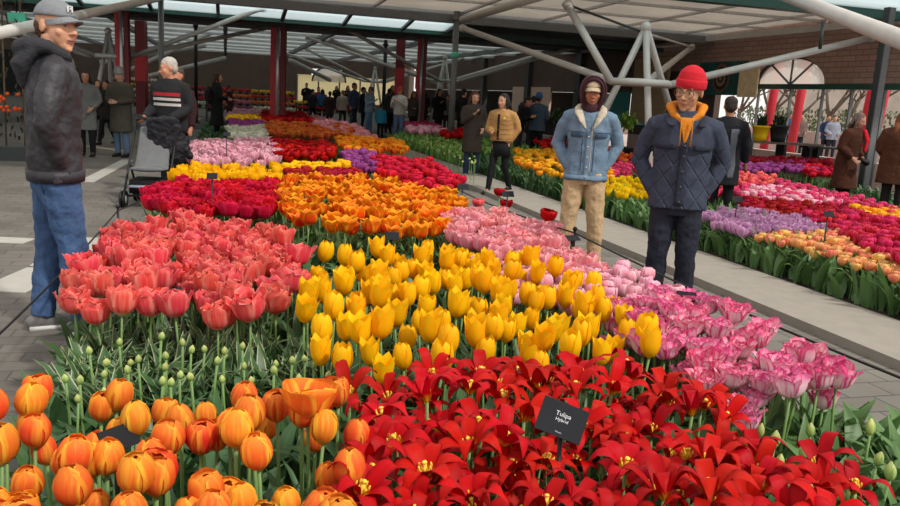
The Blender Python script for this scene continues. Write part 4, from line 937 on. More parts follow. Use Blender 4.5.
# ---- the pair with the phone by the centre of the hall ----
p = U(398, 143)
o, T, H, s = person('person in a white shirt and jeans under a red cap, photographing the tulips', p.x, p.y, -15, 1.74, ('phone', 'phone'), 'stand', cloth('a8a29a', .85), .88, 1.12, cloth('52617a'), 'b07c60', '241810', 0, ('cap', '8c2a22'), (-.1, .25, 0), 1, .04, 'd0ccc6')
p = U(368, 136)
person('person in a light blue hooded jacket and pale jeans, left of the red capped one', p.x, p.y, 60, 1.70, ('phone', 'bag'), 'stand', cloth('8296a8', .85), .86, 1.15, cloth('5f7c98'), 'b07c60', '241810', 0, ('cap', '4a4c50'), (0, .3, 0), 1, .08, '505058', hood=('down', '8296a8'))
p = U(379, 139)
person('child in a teal jacket standing between the two visitors in the centre', p.x, p.y+.3, 170, 1.15, ('down', 'down'), 'stand', cloth('1c7088', .6), .78, 1.3, cloth('101014'), 'b07c60', '2a1810', 0, None, (0, .1, 0), 1, 0, '141414', wide=1.1)
p = U(383, 134)
person('person in a dark checked jacket behind the child in teal', p.x+.1, p.y+1, 160, 1.70, ('down', 'down'), 'stand', cloth('38383a', .85, .5, 40, .4, 20), .8, 1.2, M_bk, 'a87458', '2a2018', 0, None, (0, 0, 0), 2)
p = U(545, 148+22)
person('person in a blue knitted hat and grey blue jacket, behind the amber tulips', p.x+.0, p.y+2.6, 160, 1.72, ('bag', 'bag'), 'stand', cloth('3c4c5c'), .8, 1.2, M_bk, 'a87458', '2a1c14', 0, ('beanie', '2c5484'), (0, 0, 0), 1)
p = U(520, 170)
person('person in a black jacket bending to take a picture, behind the tan jacket', p.x+.1, p.y+2.8, 60, 1.66, ('phone', 'phone'), 'stand', cloth('101012'), .8, 1.2, cloth('2a2a2e'), 'a87458', '14100e', 0, None, (0, .4, 0), 1, .35, hood=('down', '34302e'))
# ---- the crowd deep in the hall: (head x, head y, foot y, facing, top, trousers, hair, hem, label) ----
crowd = [(312, 90, 124, 150, '20242c', '1a1a20', '1a1412', .8, 'person in a dark jacket, leftmost of the far crowd right of the thick red column'),
         (318, 88, 120, 20, '7a2c50', '2a2a30', '2a1810', .85, 'person in a plum pink top deep in the hall'),
         (322, 90, 121, 200, '30567c', '20242c', '2a1810', .85, 'person in a mid blue top deep in the hall'),
         (329, 92, 128, 170, '3a2a24', '16161a', '201814', .6, 'person in a dark brown coat, seen from behind, far down the hall'),
         (342, 91, 127, 175, 'a89c8c', '34343a', '8a7050', .8, 'person in a cream jacket, seen from behind, far down the hall'),
         (353, 84, 131, 60, '4a5670', '2c3040', '3a1c14', .8, 'person in a slate blue jacket leaning to the flowers, centre left'),
         (362, 88, 132, 100, '1a1e2a', '181a20', '1a1412', .75, 'person in a dark navy coat beside the slate blue jacket'),
         (306, 84, 116, 0, '18181c', '18181c', '1a1412', .8, 'person in black at the foot of the thick red column'),
         (437, 90, 140, 30, '141416', '141416', '1a1412', .7, 'person in black left of the grey pole'),
         (446, 96, 134, 0, '6c6864', '2a2a2e', '2a2018', .85, 'person in a light grey top by the grey pole'),
         (461, 90, 146, 160, '0e0e10', '101012', '141010', .8, 'person in black right of the grey pole'),
         (412, 92, 137, 20, '4c4640', '202024', '2a2018', .8, 'person in a grey brown jacket behind the red capped visitor'),
         (422, 90, 135, 200, '2a2a2c', '18181a', '2a2018', .8, 'person in dark grey by the slimmer red column'),
         (336, 82, 112, 0, '141416', '141418', '141010', .8, 'person standing highest in the far crowd before the bright arch'),
         (347, 86, 116, 0, '26262c', '18181c', '141010', .8, 'person in dark clothes at the right of the bright arch'),
         (99, 84, 140, 20, '2c2420', '1c1a1a', '3a2818', .7, 'person in a dark brown coat left of the white tube frame'),
         (108, 90, 145, 340, '201e1e', '18181a', '1a1412', .7, 'person in black beside the elderly person in olive'),
         (229, 86, 128, 90, '4a2c28', '2a2426', '5a3a24', .8, 'person in a brown red top beyond the black coated woman'),
         (530, 97, 152, 160, '2c2a2c', '1c1c20', '241a16', .8, 'person in dark clothes between the tan jacket and the blue hat'),
         (391, 78+8, 130, 10, '24262a', '1a1a1e', '1c1614', .8, 'person in dark clothes left of the red capped visitor')]
for (px, hy, fy, fc, tc_, bc, hc_, hem_, lb) in crowd:
    p = U(px, fy); hor = 98+(px-450)*.056; hh = max(1.45, min(1.85, CH+(hor-hy)*p.y/FPX))
    person(lb, p.x, p.y, fc, hh, (R.choice(['down', 'fold', 'phone']), R.choice(['down', 'bag'])), R.choice(['stand', 'walk']), cloth(tc_), hem_, 1.2, cloth(bc), R.choice(['b88468', 'a87458', 'c89878']), hc_, R.choice([0, .12]), None, (R.uniform(-.4, .4), .1, 0), 2, group=None, hands=True)
# ================= OBJECTS =================
# ---- pushchair ----
p = V(PY.x+.22, PY.y-.75, 0); t = thing('pushchair', 'dark folding pushchair with a grey padded seat, pushed by the white haired man', 'pushchair', (p.x, p.y, 0), math.radians(8), scale=1.0)
M_grey = cloth('6a6c6e'); M_fr = mat('pushchair_frame', (.02, .02, .022), .4, .5)
for k in (-1, 1):
    b = MB(); b.tube([(k*.25, -.34, .12), (k*.25, -.10, .45), (k*.25, .18, .78), (k*.25, .34, 1.0)], .014, 8); b.tube([(k*.25, .30, .12), (k*.25, .0, .48)], .014, 8); b.build('side_frame', M_fr, t)
    for yy in (-.34, .30):
        b = MB(); b.tube([(k*.25-.03, yy, .10), (k*.25-.008, yy, .10)], .10, 20); b.tube([(k*.25+.008, yy, .10), (k*.25+.03, yy, .10)], .10, 20); wh = b.build('wheel', M_black, t)
        b = MB(); b.tube([(k*.25-.034, yy, .10), (k*.25+.034, yy, .10)], .05, 14); b.build('hub', M_alu, wh)
b = MB(); b.tube([(-.25, .34, 1.0), (-.2, .37, 1.03), (.2, .37, 1.03), (.25, .34, 1.0)], .018, 8); b.build('handle', M_black, t)
b = MB(); b.tube([(0, -.28, .46), (0, -.02, .44), (0, .10, .62), (0, .24, .92)], [(.20, .035), (.21, .04), (.20, .035), (.19, .03)], 14, round_caps=True); organic('seat', b, .012, M_grey, t, 2)
b = MB(); b.tube([(0, .22, .55), (0, .28, .96)], [(.19, .09), (.20, .06)], 14, round_caps=True); organic('back_pouch', b, .012, cloth('3c3e40'), t, 2, .02, .06)
b = MB(); b.box((0, -.02, .24), (.42, .44, .16)); b.build('under_basket', cloth('18181a'), t)
b = MB(); b.tube([(-.25, -.32, .14), (.25, -.32, .14)], .012, 8); b.build('front_axle', M_fr, t)
b = MB(); b.box((0, -.36, .26), (.34, .12, .02)); b.build('footrest', mat('blue_grey_footrest', c3('8c96a4'), .7), t)
b = MB(); b.tube([(.04, .36, 1.05), (.06, .40, .88), (.10, .42, .62), (.14, .42, .50)], [(.20, .05), (.22, .07), (.20, .08), (.12, .05)], 14, round_caps=True); b.tube([(.16, .40, 1.0), (.28, .44, .74), (.34, .45, .62)], [.07, .06, .045], 10, round_caps=True)
j = organic('draped_jacket', b, .012, cloth('1e1e24', .55, .8, 26), None, 2, .04, .07); j.location = t.location+V(.10, -.22, -.02); j.rotation_euler = (0, 0, math.radians(8)); tag(j, 'black padded jacket draped over the pushchair handle', 'jacket')
# ---- plant name signs on stakes ----
M_sign = mat('sign_black', (.018, .02, .024), .75, spec=.15); M_txt = mat('sign_text', (.62, .64, .66), .6)
def text(parent, s_, size, x, y, z, m=M_txt, rx=0.0):
    cu = D.curves.new('lettering', 'FONT'); cu.body = s_; cu.size = size; cu.align_x = 'CENTER'; cu.extrude = .0002; cu.materials.append(m)
    q_ = D.objects.new('tmp', cu); C.objects.link(q_); me = D.meshes.new_from_object(q_.evaluated_get(bpy.context.evaluated_depsgraph_get())); D.objects.remove(q_)
    o = put('lettering', me, parent); o.location = (x, y, z); o.rotation_euler = (rx, 0, 0); return o
def sign(label, px, py, Y, rz, tilt, w_=.10, h_=.075, words_=None, roll=0.0, group=None, zmin=0.0):
    c = P(px, py, Y); t = thing('plant_sign', label, 'sign', (c.x, c.y, 0.04), math.radians(rz), group)
    b = MB(); b.tube([(0, .012, 0), (0, .012, c.z-.06)], .0065, 8); b.build('stake', M_black, t)
    q = D.objects.new('plate', None)
    b = MB(); b.box((0, 0, 0), (w_, .004, h_)); pl_ = b.build('plate', M_sign, t, False, (0, 0, c.z-.04)); pl_.rotation_euler = (tilt, roll, 0)
    if words_:
        text(pl_, words_[0], .017, 0, -.0026, .008, rx=pi/2); text(pl_, words_[1], .0125, 0, -.0026, -.006, rx=pi/2)
        for k in range(1): text(pl_, words_[2], .005, 0, -.0026, -.036, rx=pi/2)
    return t
sign('black plant label with white lettering standing among the scarlet tulips', 562, 420, 1.98, -10, -.62, .125, .092, ('Tulipa', 'Hybrid', 'Liliaceae'), .28)
sign('black plant label tilted edge on among the orange tulips', 119, 438, 1.86, 58, -.6, .10, .06)
sign('black plant label on a stake at the pink and white tulips by the path', 686, 296, 4.0, -20, -.7, .10, .05)
sign('thin dark label stake rising among the coral tulips', 176, 293, 3.55, 50, -.6, .07, .05)
sign('black label stake at the front of the flamed orange tulips', 392, 236, 5.6, 10, -.6, .10, .06)
sign('black label stake among the pale pink tulips near the khaki trousers', 573, 238, 5.2, 30, -1.0, .10, .05)
sign('small label stake standing in the crimson row', 212, 176, 6.9, 10, -.6, .09, .06)
sign('label stake in the light pink block beside the pushchair', 189, 138, 10.5, 40, -.6, .10, .06)
sign('second label stake, in the middle of the light pink block', 227, 134, 11.0, 40, -.6, .10, .06)
sign('label stake at the path end of the ruby tulips', 463, 187, 8.2, 20, -.6, .12, .06)
sign('label stake at the path by the feet of the tan jacket woman', 508, 194, 7.6, 20, -.6, .12, .06)
sign('label stake at the left of the lilac bed beyond the path', 738, 199, 8.6, 10, -.6, .11, .07)
sign('label stake in the middle of the peach tulips', 829, 214, 7.2, 10, -.6, .10, .06)
# ---- rope barriers ----
M_rope = mat('black_cord', (.01, .01, .011), .7)
def cord(name, label, pts, r=.006):
    q = []
    for i in range(len(pts)-1):
        a, c_ = Vector(pts[i]), Vector(pts[i+1])
        for k in range(8): u = k/8; q.append(a.lerp(c_, u)+V(0, 0, -.05*math.sin(pi*u)))
    q.append(Vector(pts[-1])); b = MB(); b.tube(q, r, 6); o = b.build(name, M_rope); return tag(o, label, 'rope')
def post(label, p, h_=.55):
    t = thing('barrier_post', label, 'post', (p.x, p.y, 0)); b = MB(); b.tube([(0, 0, 0), (0, 0, h_)], .010, 8); b.build('shaft', M_black, t)
    b = MB(); b.ball((0, 0, h_), .018, 8, 6); b.build('cap', M_black, t); b = MB(); b.lathe((0, 0, 0), [(.09, 0), (.09, .012), (.02, .02)], 16); b.build('foot', M_black, t); return V(p.x, p.y, h_-.03)
a1 = post('short black rope post before the khaki trousers', AB(5.35, 2.48), .60)
a2 = post('short black rope post far along the path near the tan jacket woman', AB(9.6, 2.50), .55)
a0 = post('short black rope post out past the path corner', AB(.9, 2.55), .60)
cord('barrier_rope', 'black rope running along the near edge of the path', [a0, a1, a2], .006)
l1 = post('short black rope post left of the crimson tulips by the pushchair', P(118, 215, 6.3), .50)
l0 = post('short black rope post at the near left corner of the beds', AB(2.2, -1.02), .42)
l2 = post('short black rope post left of the light pink block', P(186, 160, 9.6), .5)
cord('barrier_rope', 'black rope along the left side of the beds by the pavers', [l0, l1, l2], .006)
# ---- bench with the pots ----
c = P(782, 142, 19.4); t = thing('bench', 'long dark slatted bench carrying the yellow and black pots', 'bench', (c.x, c.y, 0), YAW*.4)
hz = c.z
b = MB()
for k in range(3): b.box((0, -.16+.16*k, hz-.03), (1.9, .13, .05))
b.build('top', mat('bench_wood', (.12, .09, .07), .7), t, False)
for x in (-.85, 0, .85):
    b = MB(); b.box((x, 0, (hz-.05)/2), (.06, .4, hz-.05)); b.build('leg', M_black, t, False)
c2_ = P(835, 147, 19.6); t = thing('bench', 'lower dark bench right of the one with the pots', 'bench', (c2_.x, c2_.y, 0), YAW*.4)
b = MB(); b.box((0, 0, c2_.z-.03), (1.6, .4, .05)); b.build('top', M_black, t, False)
for x in (-.7, .7): b = MB(); b.box((x, 0, (c2_.z-.05)/2), (.06, .36, c2_.z-.05)); b.build('leg', M_black, t, False)
def pot(label, px, m, hz, r, h_, plantm, Y=19.4, name='flower_pot', fol=.28, seed=1):
    c = P(px, 130, Y); t = thing(name, label, 'pot', (c.x, c.y, hz)); rr = random.Random(seed)
    b = MB(); b.lathe((0, 0, 0), [(r*.72, 0), (r*.8, h_*.3), (r*.98, h_*.86), (r*1.08, h_*.88), (r*1.08, h_), (r*.96, h_), (r*.94, h_*.85)], 20); b.build('pot_body', m, t)
    b = MB()
    for k in range(60): leaf_mb(b, (rr.uniform(-.5, .5)*r, rr.uniform(-.5, .5)*r, h_*.85), rr.uniform(0, 6.3), fol*rr.uniform(.6, 1.2), .018, rr.uniform(.2, 1.4), rr, 4)
    b.build('leaves', plantm, t); return t
M_dl = leaf_mat('dark_plant_leaf', (.03, .06, .02))
pot('bright yellow pot with twiggy shoots on the bench', 761, mat('pot_yellow', c3('f0c010'), .5), hz, .20, .36, M_dl, fol=.35, seed=2)
pot('black pot with bushy shoots beside the yellow pot', 779, mat('pot_black', (.02, .02, .022), .5), hz, .22, .40, M_dl, fol=.4, seed=3)
# ---- banner and boards on the brick wall ----
def hung(name, label, cat, px0, px1, z0, z1, m, b0):
    a0, a1 = toab(PB(px0, 90, b0))[0], toab(PB(px1, 90, b0))[0]; c = AB((a0+a1)/2, b0, (z0+z1)/2)
    b = MB(); b.box((0, 0, 0), (.04, abs(a1-a0), z1-z0)); o = b.build(name, m, None, False, c); o.rotation_euler = (0, 0, YAW); return tag(o, label, cat), abs(a1-a0)
M_teal = mat('textile_teal', (.012, .075, .07), .9, var=.5, scale=3)
o, wd = hung('wall_hanging', 'dark teal textile with a round ring pattern hanging on the brick wall', 'textile', 698, 745, 2.0, 2.95, M_teal, WB-.3)
for k, (r, m) in enumerate(((.42, c3('6a5040')), (.33, c3('1c1a1e')), (.24, c3('8a6a58')), (.13, c3('201c20')), (.06, c3('9a7a68')))):
    b = MB(); b.tube([(-.03-.004*k, 0, 0), (-.026-.004*k, 0, 0)], r, 24, (0, 1, 0)); b.build('ring_motif', mat('ring%d' % k, m, .9), o, False)
hung('wooden_board', 'pale plywood board right of the teal textile', 'board', 738, 757, 1.95, 2.75, mat('pale_plywood', (.85, .62, .36), .7, var=.2), WB-.5)
# ---- potted shrubs and flower stands by the shop front ----
for i, (px, Y, z, sz, colr, lb) in enumerate([(628, 19, 1.0, .30, (.14, .26, .03), 'bright yellow green potted shrub left of the red beanie'), (560, 24, .9, .35, (.04, .08, .02), 'dark leafy plant behind the denim shoulder'), (598, 23, .9, .38, (.035, .07, .02), 'dark shrub behind the tube frame legs'),
                                           (668, 25, .8, .4, (.03, .06, .02), 'dark shrub beside the red beanie')]):
    c = P(px, 120, Y); t = thing('potted_shrub', lb, 'plant', (c.x, c.y, 0)); rr = random.Random(i+40)
    b = MB(); b.lathe((0, 0, 0), [(sz*.5, 0), (sz*.7, z*.55), (sz*.74, z*.58), (sz*.62, z*.58)], 16); b.build('planter', M_black, t)
    b = MB()
    for k in range(170):
        d = V(rr.gauss(0, 1), rr.gauss(0, 1), rr.gauss(0, 1)).normalized()*sz*rr.uniform(.3, 1)*.8; leaf_mb(b, (d.x, d.y, z+sz*.4+d.z), rr.uniform(0, 6.3), sz*.4, sz*.09, rr.uniform(.3, 1.6), rr, 3)
    b.build('leaves', leaf_mat('shrub%d' % i, colr), t)
# ---- tiered flower stands at the far left of the aisle ----
def stand(label, px, py, Y, w_, tiers, cols, seed, grp):
    c = P(px, py, Y); t = thing('flower_stand', label, 'stand', (c.x, c.y, 0), YAW)
    for k in range(tiers):
        b = MB(); b.box((0, .35*k, .22*(k+1)+.2), (w_, .34, .04)); b.build('shelf', M_brown, t, False)
    for x in (-w_/2+.03, w_/2-.03):
        b = MB(); b.box((x, .35*(tiers-1)/2, .12*tiers), (.05, .35*tiers, .24*tiers)); b.build('side_panel', M_dsteel, t, False)
    rr = random.Random(seed); protos = {}
    for k in range(tiers):
        n = int(w_/.30); cc = cols[k % len(cols)]
        for i in range(n):
            m, word = cc[(i*len(cc))//n]
            if word not in protos:
                b = MB()
                for q in range(16): leaf_mb(b, (0, 0, 0), rr.uniform(0, 6.3), .2, .02, rr.uniform(.3, 1), rr, 3)
                b.m = 1
                for q in range(22): b.ball((rr.uniform(-.14, .14), rr.uniform(-.12, .12), .2+rr.uniform(-.04, .05)), (.035, .035, .04), 6, 4)
                b.m = 2; b.lathe((0, 0, 0), [(.06, 0), (.09, .11)], 10)
                o = b.build('flower_bunch', [M_leaf, m, M_black]); protos[word] = o
            else: o = protos[word].copy(); C.objects.link(o)
            pos = c*1; pos.z = 0; loc = pos+B*((i-(n-1)/2)*.30)+A*(.35*k)+V(0, 0, .22*(k+1)+.22); o.location = loc; o.rotation_euler = (0, 0, rr.uniform(0, 6))
            tag(o, '%s bunch of flowers on the tiered stand %s' % (word, grp), 'flowers', '%s flower bunches %s' % (word, grp))
F = lambda n, h_: mat('bloom_'+n, c3(h_), .6, rnd=.15)
RED, YEL, WHT, PNK, ORG, PUR = (F('red', 'c01820'), 'red'), (F('yellow', 'f0c020'), 'yellow'), (F('white', 'e8e4d0'), 'white'), (F('pink', 'd87890'), 'pink'), (F('orange', 'e87020'), 'orange'), (F('mauve', '8a4a68'), 'mauve')
stand('tiered stand of cut flowers left of the thick red column', 252, 104, 33, 3.6, 4, [[PUR, WHT], [PNK, ORG], [ORG, RED], [RED, YEL]], 1, 'left of the thick red column')
stand('tiered stand of pale flowers behind the elderly person in olive', 139, 90, 34, 2.4, 5, [[PNK], [WHT], [WHT, YEL], [YEL, WHT], [WHT]], 2, 'behind the elderly person')
stand('tiered stand of red and pink flowers behind the white haired man', 182, 95, 36, 3.0, 4, [[WHT], [RED], [RED, PNK], [RED]], 3, 'behind the white haired man')
stand('low stand of yellow and red flowers behind the visitors in the centre', 322, 108, 40, 3.0, 2, [[RED], [YEL, RED]], 4, 'behind the far crowd')
stand('stand of yellow flowers in the centre beside the dark red column', 413, 100, 40, 2.0, 4, [[WHT], [YEL], [YEL], [ORG]], 5, 'beside the dark red column')
# ---- dark planting at the left edge ----
c = U(8, 160); t = thing('trellis_planter', 'dark planter box with bare climbing stems and orange blooms at the left edge', 'planter', (c.x-.35, c.y, 0), YAW); rr = random.Random(5)
b = MB(); b.box((0, 0, .12), (1.3, .5, .24)); b.build('box', M_dsteel, t, False)
for x in np.linspace(-.6, .6, 5): b = MB(); b.tube([(x, 0, .2), (x+rr.uniform(-.04, .04), 0, 2.9)], .016, 6); b.build('cane', mat('cane', (.14, .10, .06), .8), t)
b = MB()
for k in range(420): leaf_mb(b, (rr.uniform(-.65, .65), rr.uniform(-.2, .2), rr.uniform(.3, 2.9)), rr.uniform(0, 6.3), rr.uniform(.08, .2), .02, rr.uniform(.3, 2), rr, 3)
b.build('dry_foliage', leaf_mat('dry_leaf', (.06, .038, .02)), t)
b = MB()
for k in range(26): b.ball((rr.uniform(-.1, .6), -.22, rr.uniform(.85, 1.15)), .035, 6, 4)
b.build('bloom_cluster', F('orange2', 'e85818'), t)
b = MB(); b.box((0, 0, 3.1), (.3, .05, .14)); xs = b.build('hanging_sign', mat('exit_green', (.08, .5, .32), .5), None, False); q = P(17, 17, 14); xs.location = (q.x, q.y, q.z-3.1); tag(xs, 'small green sign hanging above the capped man', 'sign')
b = MB(); b.tube([q+V(0, 0, .05), V(q.x, q.y, RZ+.2)], .01, 6); b.build('sign_cable', M_black)['kind'] = 'structure'
# ---- outside, past the right wall ----
wallquad('garden_wall', 4, 60, 0, .95, mat('pink_wall', (0.62, 0.47, 0.42), .9), 22, .3)
wallquad('far_building', -5, 70, 0, 5.0, mat('far_facade', (0.50, 0.44, 0.38), .9, var=.2, scale=.6), 52, 1)
def rpole(label, px, lean):
    c = PB(px, 110, 17.5); t = thing('red_pole', label, 'pole', (c.x, c.y, 0)); b = MB(); b.tube([(0, 0, 0), (lean, 0, 4.5)], .14, 14); b.build('shaft', mat('flag_red', (.55, .03, .05), .5), t); b = MB(); b.lathe((0, 0, 0), [(.4, 0), (.4, .1), (.26, .12)], 14); b.build('base', M_steel, t)
rpole('bright red round pole outside, left one seen through the arch', 768, .25); rpole('red round pole outside, second one seen through the arch', 795, .25); rpole('bright red round pole outside beyond the brown coated woman', 864, .3); rpole('darker red round pole outside beside the wide steel post', 876, .3)
def tree(label, px, b0, h_, seed, grp):
    c = PB(px, 110, b0); rr = random.Random(seed); t = thing('tree', label, 'tree', (c.x, c.y, 0)); b = MB(); tips = []
    def grow(p, d, l, r, k):
        q = p+d*l; b.tube([p, (p+q)/2+V(rr.uniform(-.05, .05), rr.uniform(-.05, .05), 0)*l, q], [r, r*.85, r*.7], 6); 
        if k == 0: tips.append(q); return
        tips.append(q)
        for _ in range(3): grow(q, (d+V(rr.uniform(-.8, .8), rr.uniform(-.8, .8), rr.uniform(-.1, .5))).normalized(), l*.72, r*.6, k-1)
    grow(V(0, 0, 0), V(0, 0, 1), h_*.28, .13, 4); b.build('trunk', mat('bark', (.13, .10, .075), .9), t)
    l = MB()
    for q in tips:
        for _ in range(4): leaf_mb(l, tuple(q+V(rr.gauss(0, .25), rr.gauss(0, .25), rr.gauss(0, .25))), rr.uniform(0, 6.3), .16, .04, 1, rr, 2)
    l.build('blossom', leaf_mat('blossom%d' % seed, (.34, .32, .20) if seed % 2 else (.45, .36, .28)), t)
for i, (px, b0, lb) in enumerate([(772, 24, 'small budding tree outside, seen through the arch'), (800, 28, 'pale budding tree outside between the two red poles'), (830, 23.5, 'blossoming tree outside right of the arch'), (850, 30, 'tall tree outside behind the brown coated woman'), (872, 26, 'tree outside beside the wide steel post'), (740, 26, 'tree outside left of the arch')]): tree(lb, px, b0, 5.5, i+1, None)
def hedge(px0, px1, b0, m, label, seed):
    a0, a1 = toab(PB(px0, 110, b0))[0], toab(PB(px1, 110, b0))[0]; rr = random.Random(seed); b = MB()
    for k in range(1400): q = AB(rr.uniform(min(a0, a1), max(a0, a1)), b0+rr.uniform(-.4, .4), rr.uniform(.7, 1.9)); leaf_mb(b, tuple(q), rr.uniform(0, 6.3), .22, .06, 1, rr, 2)
    o = b.build('hedge', m); tag(o, label, 'hedge', kind='stuff')
hedge(735, 930, 31, leaf_mat('hedge_leaf', (.10, .13, .05)), 'shrubs outside behind the plaza wall', 4)
for i, (px, tc_, lb) in enumerate([(789, '30507c', 'person in blue sitting on the plaza wall, left of the pair'), (800, '6c5a54', 'person in brown grey sitting on the plaza wall'), (827, '2c3c60', 'person in navy sitting outside right of the arch post'), (833, '8890a0', 'person in light grey sitting outside beside the one in navy')]):
    c = PB(px, 130, 21.4); person(lb, c.x, c.y, 0, 1.62, ('bag', 'bag'), 'stand', cloth(tc_), .8, 1.25, cloth('262a34'), 'b88468', '2a1c14', 0, None, (0, .1, 0), 2)
# ================= THE BEDS =================
# ---- near beds, left to right, each tulip of its own with stem, flower and leaves ----
T1 = bed('orange_tulip', 'cup', [(-60, 404), (60, 392), (140, 398), (250, 388), (345, 386), (352, 430), (345, 506), (330, 640), (-60, 640)], .62, 98, .077, .090, m_or, 'orange tulip flushed yellow, in the corner bed by the pavers', 'orange tulips nearest the pavers', opened=(-.22, .2), jit=.14, protos=8)
T2 = bed('lily_flowered_red_tulip', 'star', [(352, 375), (470, 372), (650, 372), (705, 405), (745, 440), (850, 476), (880, 506), (900, 640), (345, 640), (350, 500)], .55, 175, .205, .05, m_red, 'scarlet tulip with pointed spread petals and yellow heart, in the nearest red bed', 'wide open scarlet tulips in the nearest bed', protos=9, tilt=.35, jit=.15)
T3 = bed('yellow_tulip', 'lily', [(300, 278), (330, 255), (400, 248), (480, 250), (540, 262), (610, 285), (655, 320), (650, 348), (560, 358), (500, 352), (440, 366), (360, 350), (305, 345)], .56, 135, .106, .125, m_yel, 'golden yellow tulip in the yellow drift behind the scarlet ones', 'yellow tulips in the middle drift', opened=(-.15, .45), protos=8, jit=.13)
T4 = bed('coral_tulip', 'double', [(62, 292), (90, 255), (120, 232), (180, 223), (278, 228), (306, 258), (300, 290), (285, 300), (240, 322), (180, 308), (80, 305)], .55, 115, .142, .12, m_cor, 'coral red double tulip in the drift beside the man in the grey cap', 'coral tulips beside the capped man', protos=7, jit=.12)
T5 = bed('crimson_tulip', 'double', [(146, 192), (180, 184), (272, 184), (284, 200), (262, 214), (160, 212)], .5, 95, .165, .12, m_cri, 'deep crimson tulip in the row behind the coral ones', 'crimson tulips behind the coral drift', protos=5, leaves=1)
T6 = bed('flamed_orange_tulip', 'lily', [(272, 186), (300, 174), (440, 184), (468, 206), (440, 236), (380, 232), (290, 224), (280, 205)], .5, 190, .15, .12, m_flm, 'orange tulip flamed yellow, in the drift behind the yellow ones', 'orange and yellow flamed tulips', opened=(.2, .8), protos=6, leaves=1)
T7 = bed('rose_tulip', 'double', [(448, 216), (500, 212), (560, 236), (606, 270), (600, 284), (560, 276), (500, 258), (455, 240)], .5, 90, .15, .12, m_ros, 'rose pink double tulip along the path behind the yellow drift', 'rose pink tulips by the path', protos=5, leaves=1)
T8 = bed('pale_pink_tulip', 'cup', [(478, 262), (540, 268), (640, 270), (682, 298), (650, 318), (600, 320), (560, 300), (500, 290)], .5, 105, .085, .09, m_pal, 'pale pink tulip between the yellow drift and the path', 'pale pink tulips by the path', protos=5, leaves=1)
T9 = bed('pink_and_white_tulip', 'double', [(600, 318), (640, 306), (690, 300), (740, 326), (790, 345), (850, 376), (838, 402), (740, 408), (700, 378), (660, 352), (612, 342)], .5, 82, .118, .085, m_fri, 'ragged pink and white tulip at the edge of the path', 'pink and white tulips at the path edge', opened=(.2, 1.0), protos=9, jit=.2)
T10 = bed('golden_tulip', 'lily', [(172, 168), (275, 166), (280, 180), (174, 182)], .5, 80, .14, .12, m_yel, 'bright yellow tulip in the row behind the crimson ones', 'yellow tulips behind the crimson row', protos=4, leaves=1, opened=(.1, .6))
# ---- rows further back ----
def far(name, kind, px, n, D_, m, label, group, z=.5, **k):
    k.setdefault('protos', 3); k.setdefault('lod', 1); k.setdefault('seed', len(COUNT)+3)
    return bed(name, kind, px, z, n, D_, D_*.85, m, label, group, **k)
far('light_pink_tulip', 'double', [(190, 142), (270, 140), (284, 162), (194, 165)], 150, .16, m_pal, 'light pink tulip in the block beside the pushchair', 'light pink tulips beside the pushchair')
far('white_tulip', 'double', [(228, 128), (266, 127), (268, 137), (232, 138)], 110, .15, m_wht, 'white tulip in the small white block past the black coated woman', 'white tulips past the black coated woman')
far('vivid_red_tulip', 'cup', [(266, 140), (330, 143), (338, 156), (280, 157)], 170, .15, m_red, 'vivid red tulip in the block behind the yellow and flamed rows', 'vivid red tulips in the middle block', opened=(.1, .6))
far('small_yellow_tulip', 'cup', [(278, 166), (345, 163), (350, 169), (282, 172)], 70, .12, m_yel, 'small yellow tulip in the thin row behind the flamed ones', 'thin row of yellow tulips')
far('dark_red_tulip', 'cup', [(282, 171), (350, 170), (368, 178), (300, 178)], 90, .12, m_dkr, 'dark red tulip in the low row just behind the flamed ones', 'dark red tulips behind the flamed drift')
far('purple_tulip', 'cup', [(340, 152), (372, 152), (378, 170), (350, 168)], 80, .13, m_pur, 'purple tulip in the small patch before the orange block', 'purple tulips in the middle')
far('ruby_tulip', 'cup', [(372, 156), (430, 160), (466, 182), (440, 188), (385, 178)], 120, .13, m_cri, 'ruby red tulip at the path edge behind the flamed ones', 'ruby tulips at the path edge', z=.55)
far('burnt_orange_tulip', 'cup', [(334, 137), (400, 140), (408, 150), (345, 151)], 170, .15, m_flm, 'burnt orange tulip in the block before the visitors in the centre', 'burnt orange tulips before the visitors', opened=(0, .5))
far('orange_red_tulip', 'cup', [(262, 122), (350, 127), (352, 137), (266, 134)], 200, .2, pm('orange_red_petal', 'c84820', 'e07028', 'f09040', 'f0c060', rnd=.2), 'orange red tulip in the long block behind the vivid red one', 'orange red tulips in the long block', opened=(0, .5))
far('violet_pink_tulip', 'cup', [(228, 121), (262, 122), (264, 127), (230, 127)], 80, .2, m_pur, 'violet pink tulip in the strip behind the white block', 'violet pink tulips behind the white block')
far('butter_yellow_tulip', 'cup', [(228, 116), (258, 117), (260, 121), (229, 121)], 70, .24, m_yel, 'butter yellow tulip in the strip beside the black coated woman', 'butter yellow tulips beside the black coated woman')
far('blush_tulip', 'cup', [(228, 108), (258, 109), (260, 116), (228, 116)], 150, .25, m_pal, 'blush pink tulip in the far strip left of the red column', 'blush tulips left of the thick red column')
far('bright_red_tulip', 'cup', [(258, 111), (305, 113), (312, 123), (262, 121)], 190, .25, m_red, 'bright red tulip in the far block at the foot of the red column', 'bright red tulips at the column foot')
far('salmon_tulip', 'cup', [(305, 115), (352, 125), (375, 136), (352, 137), (312, 124)], 150, .2, m_ros, 'salmon pink tulip in the far strip right of the red column', 'salmon tulips right of the thick red column')
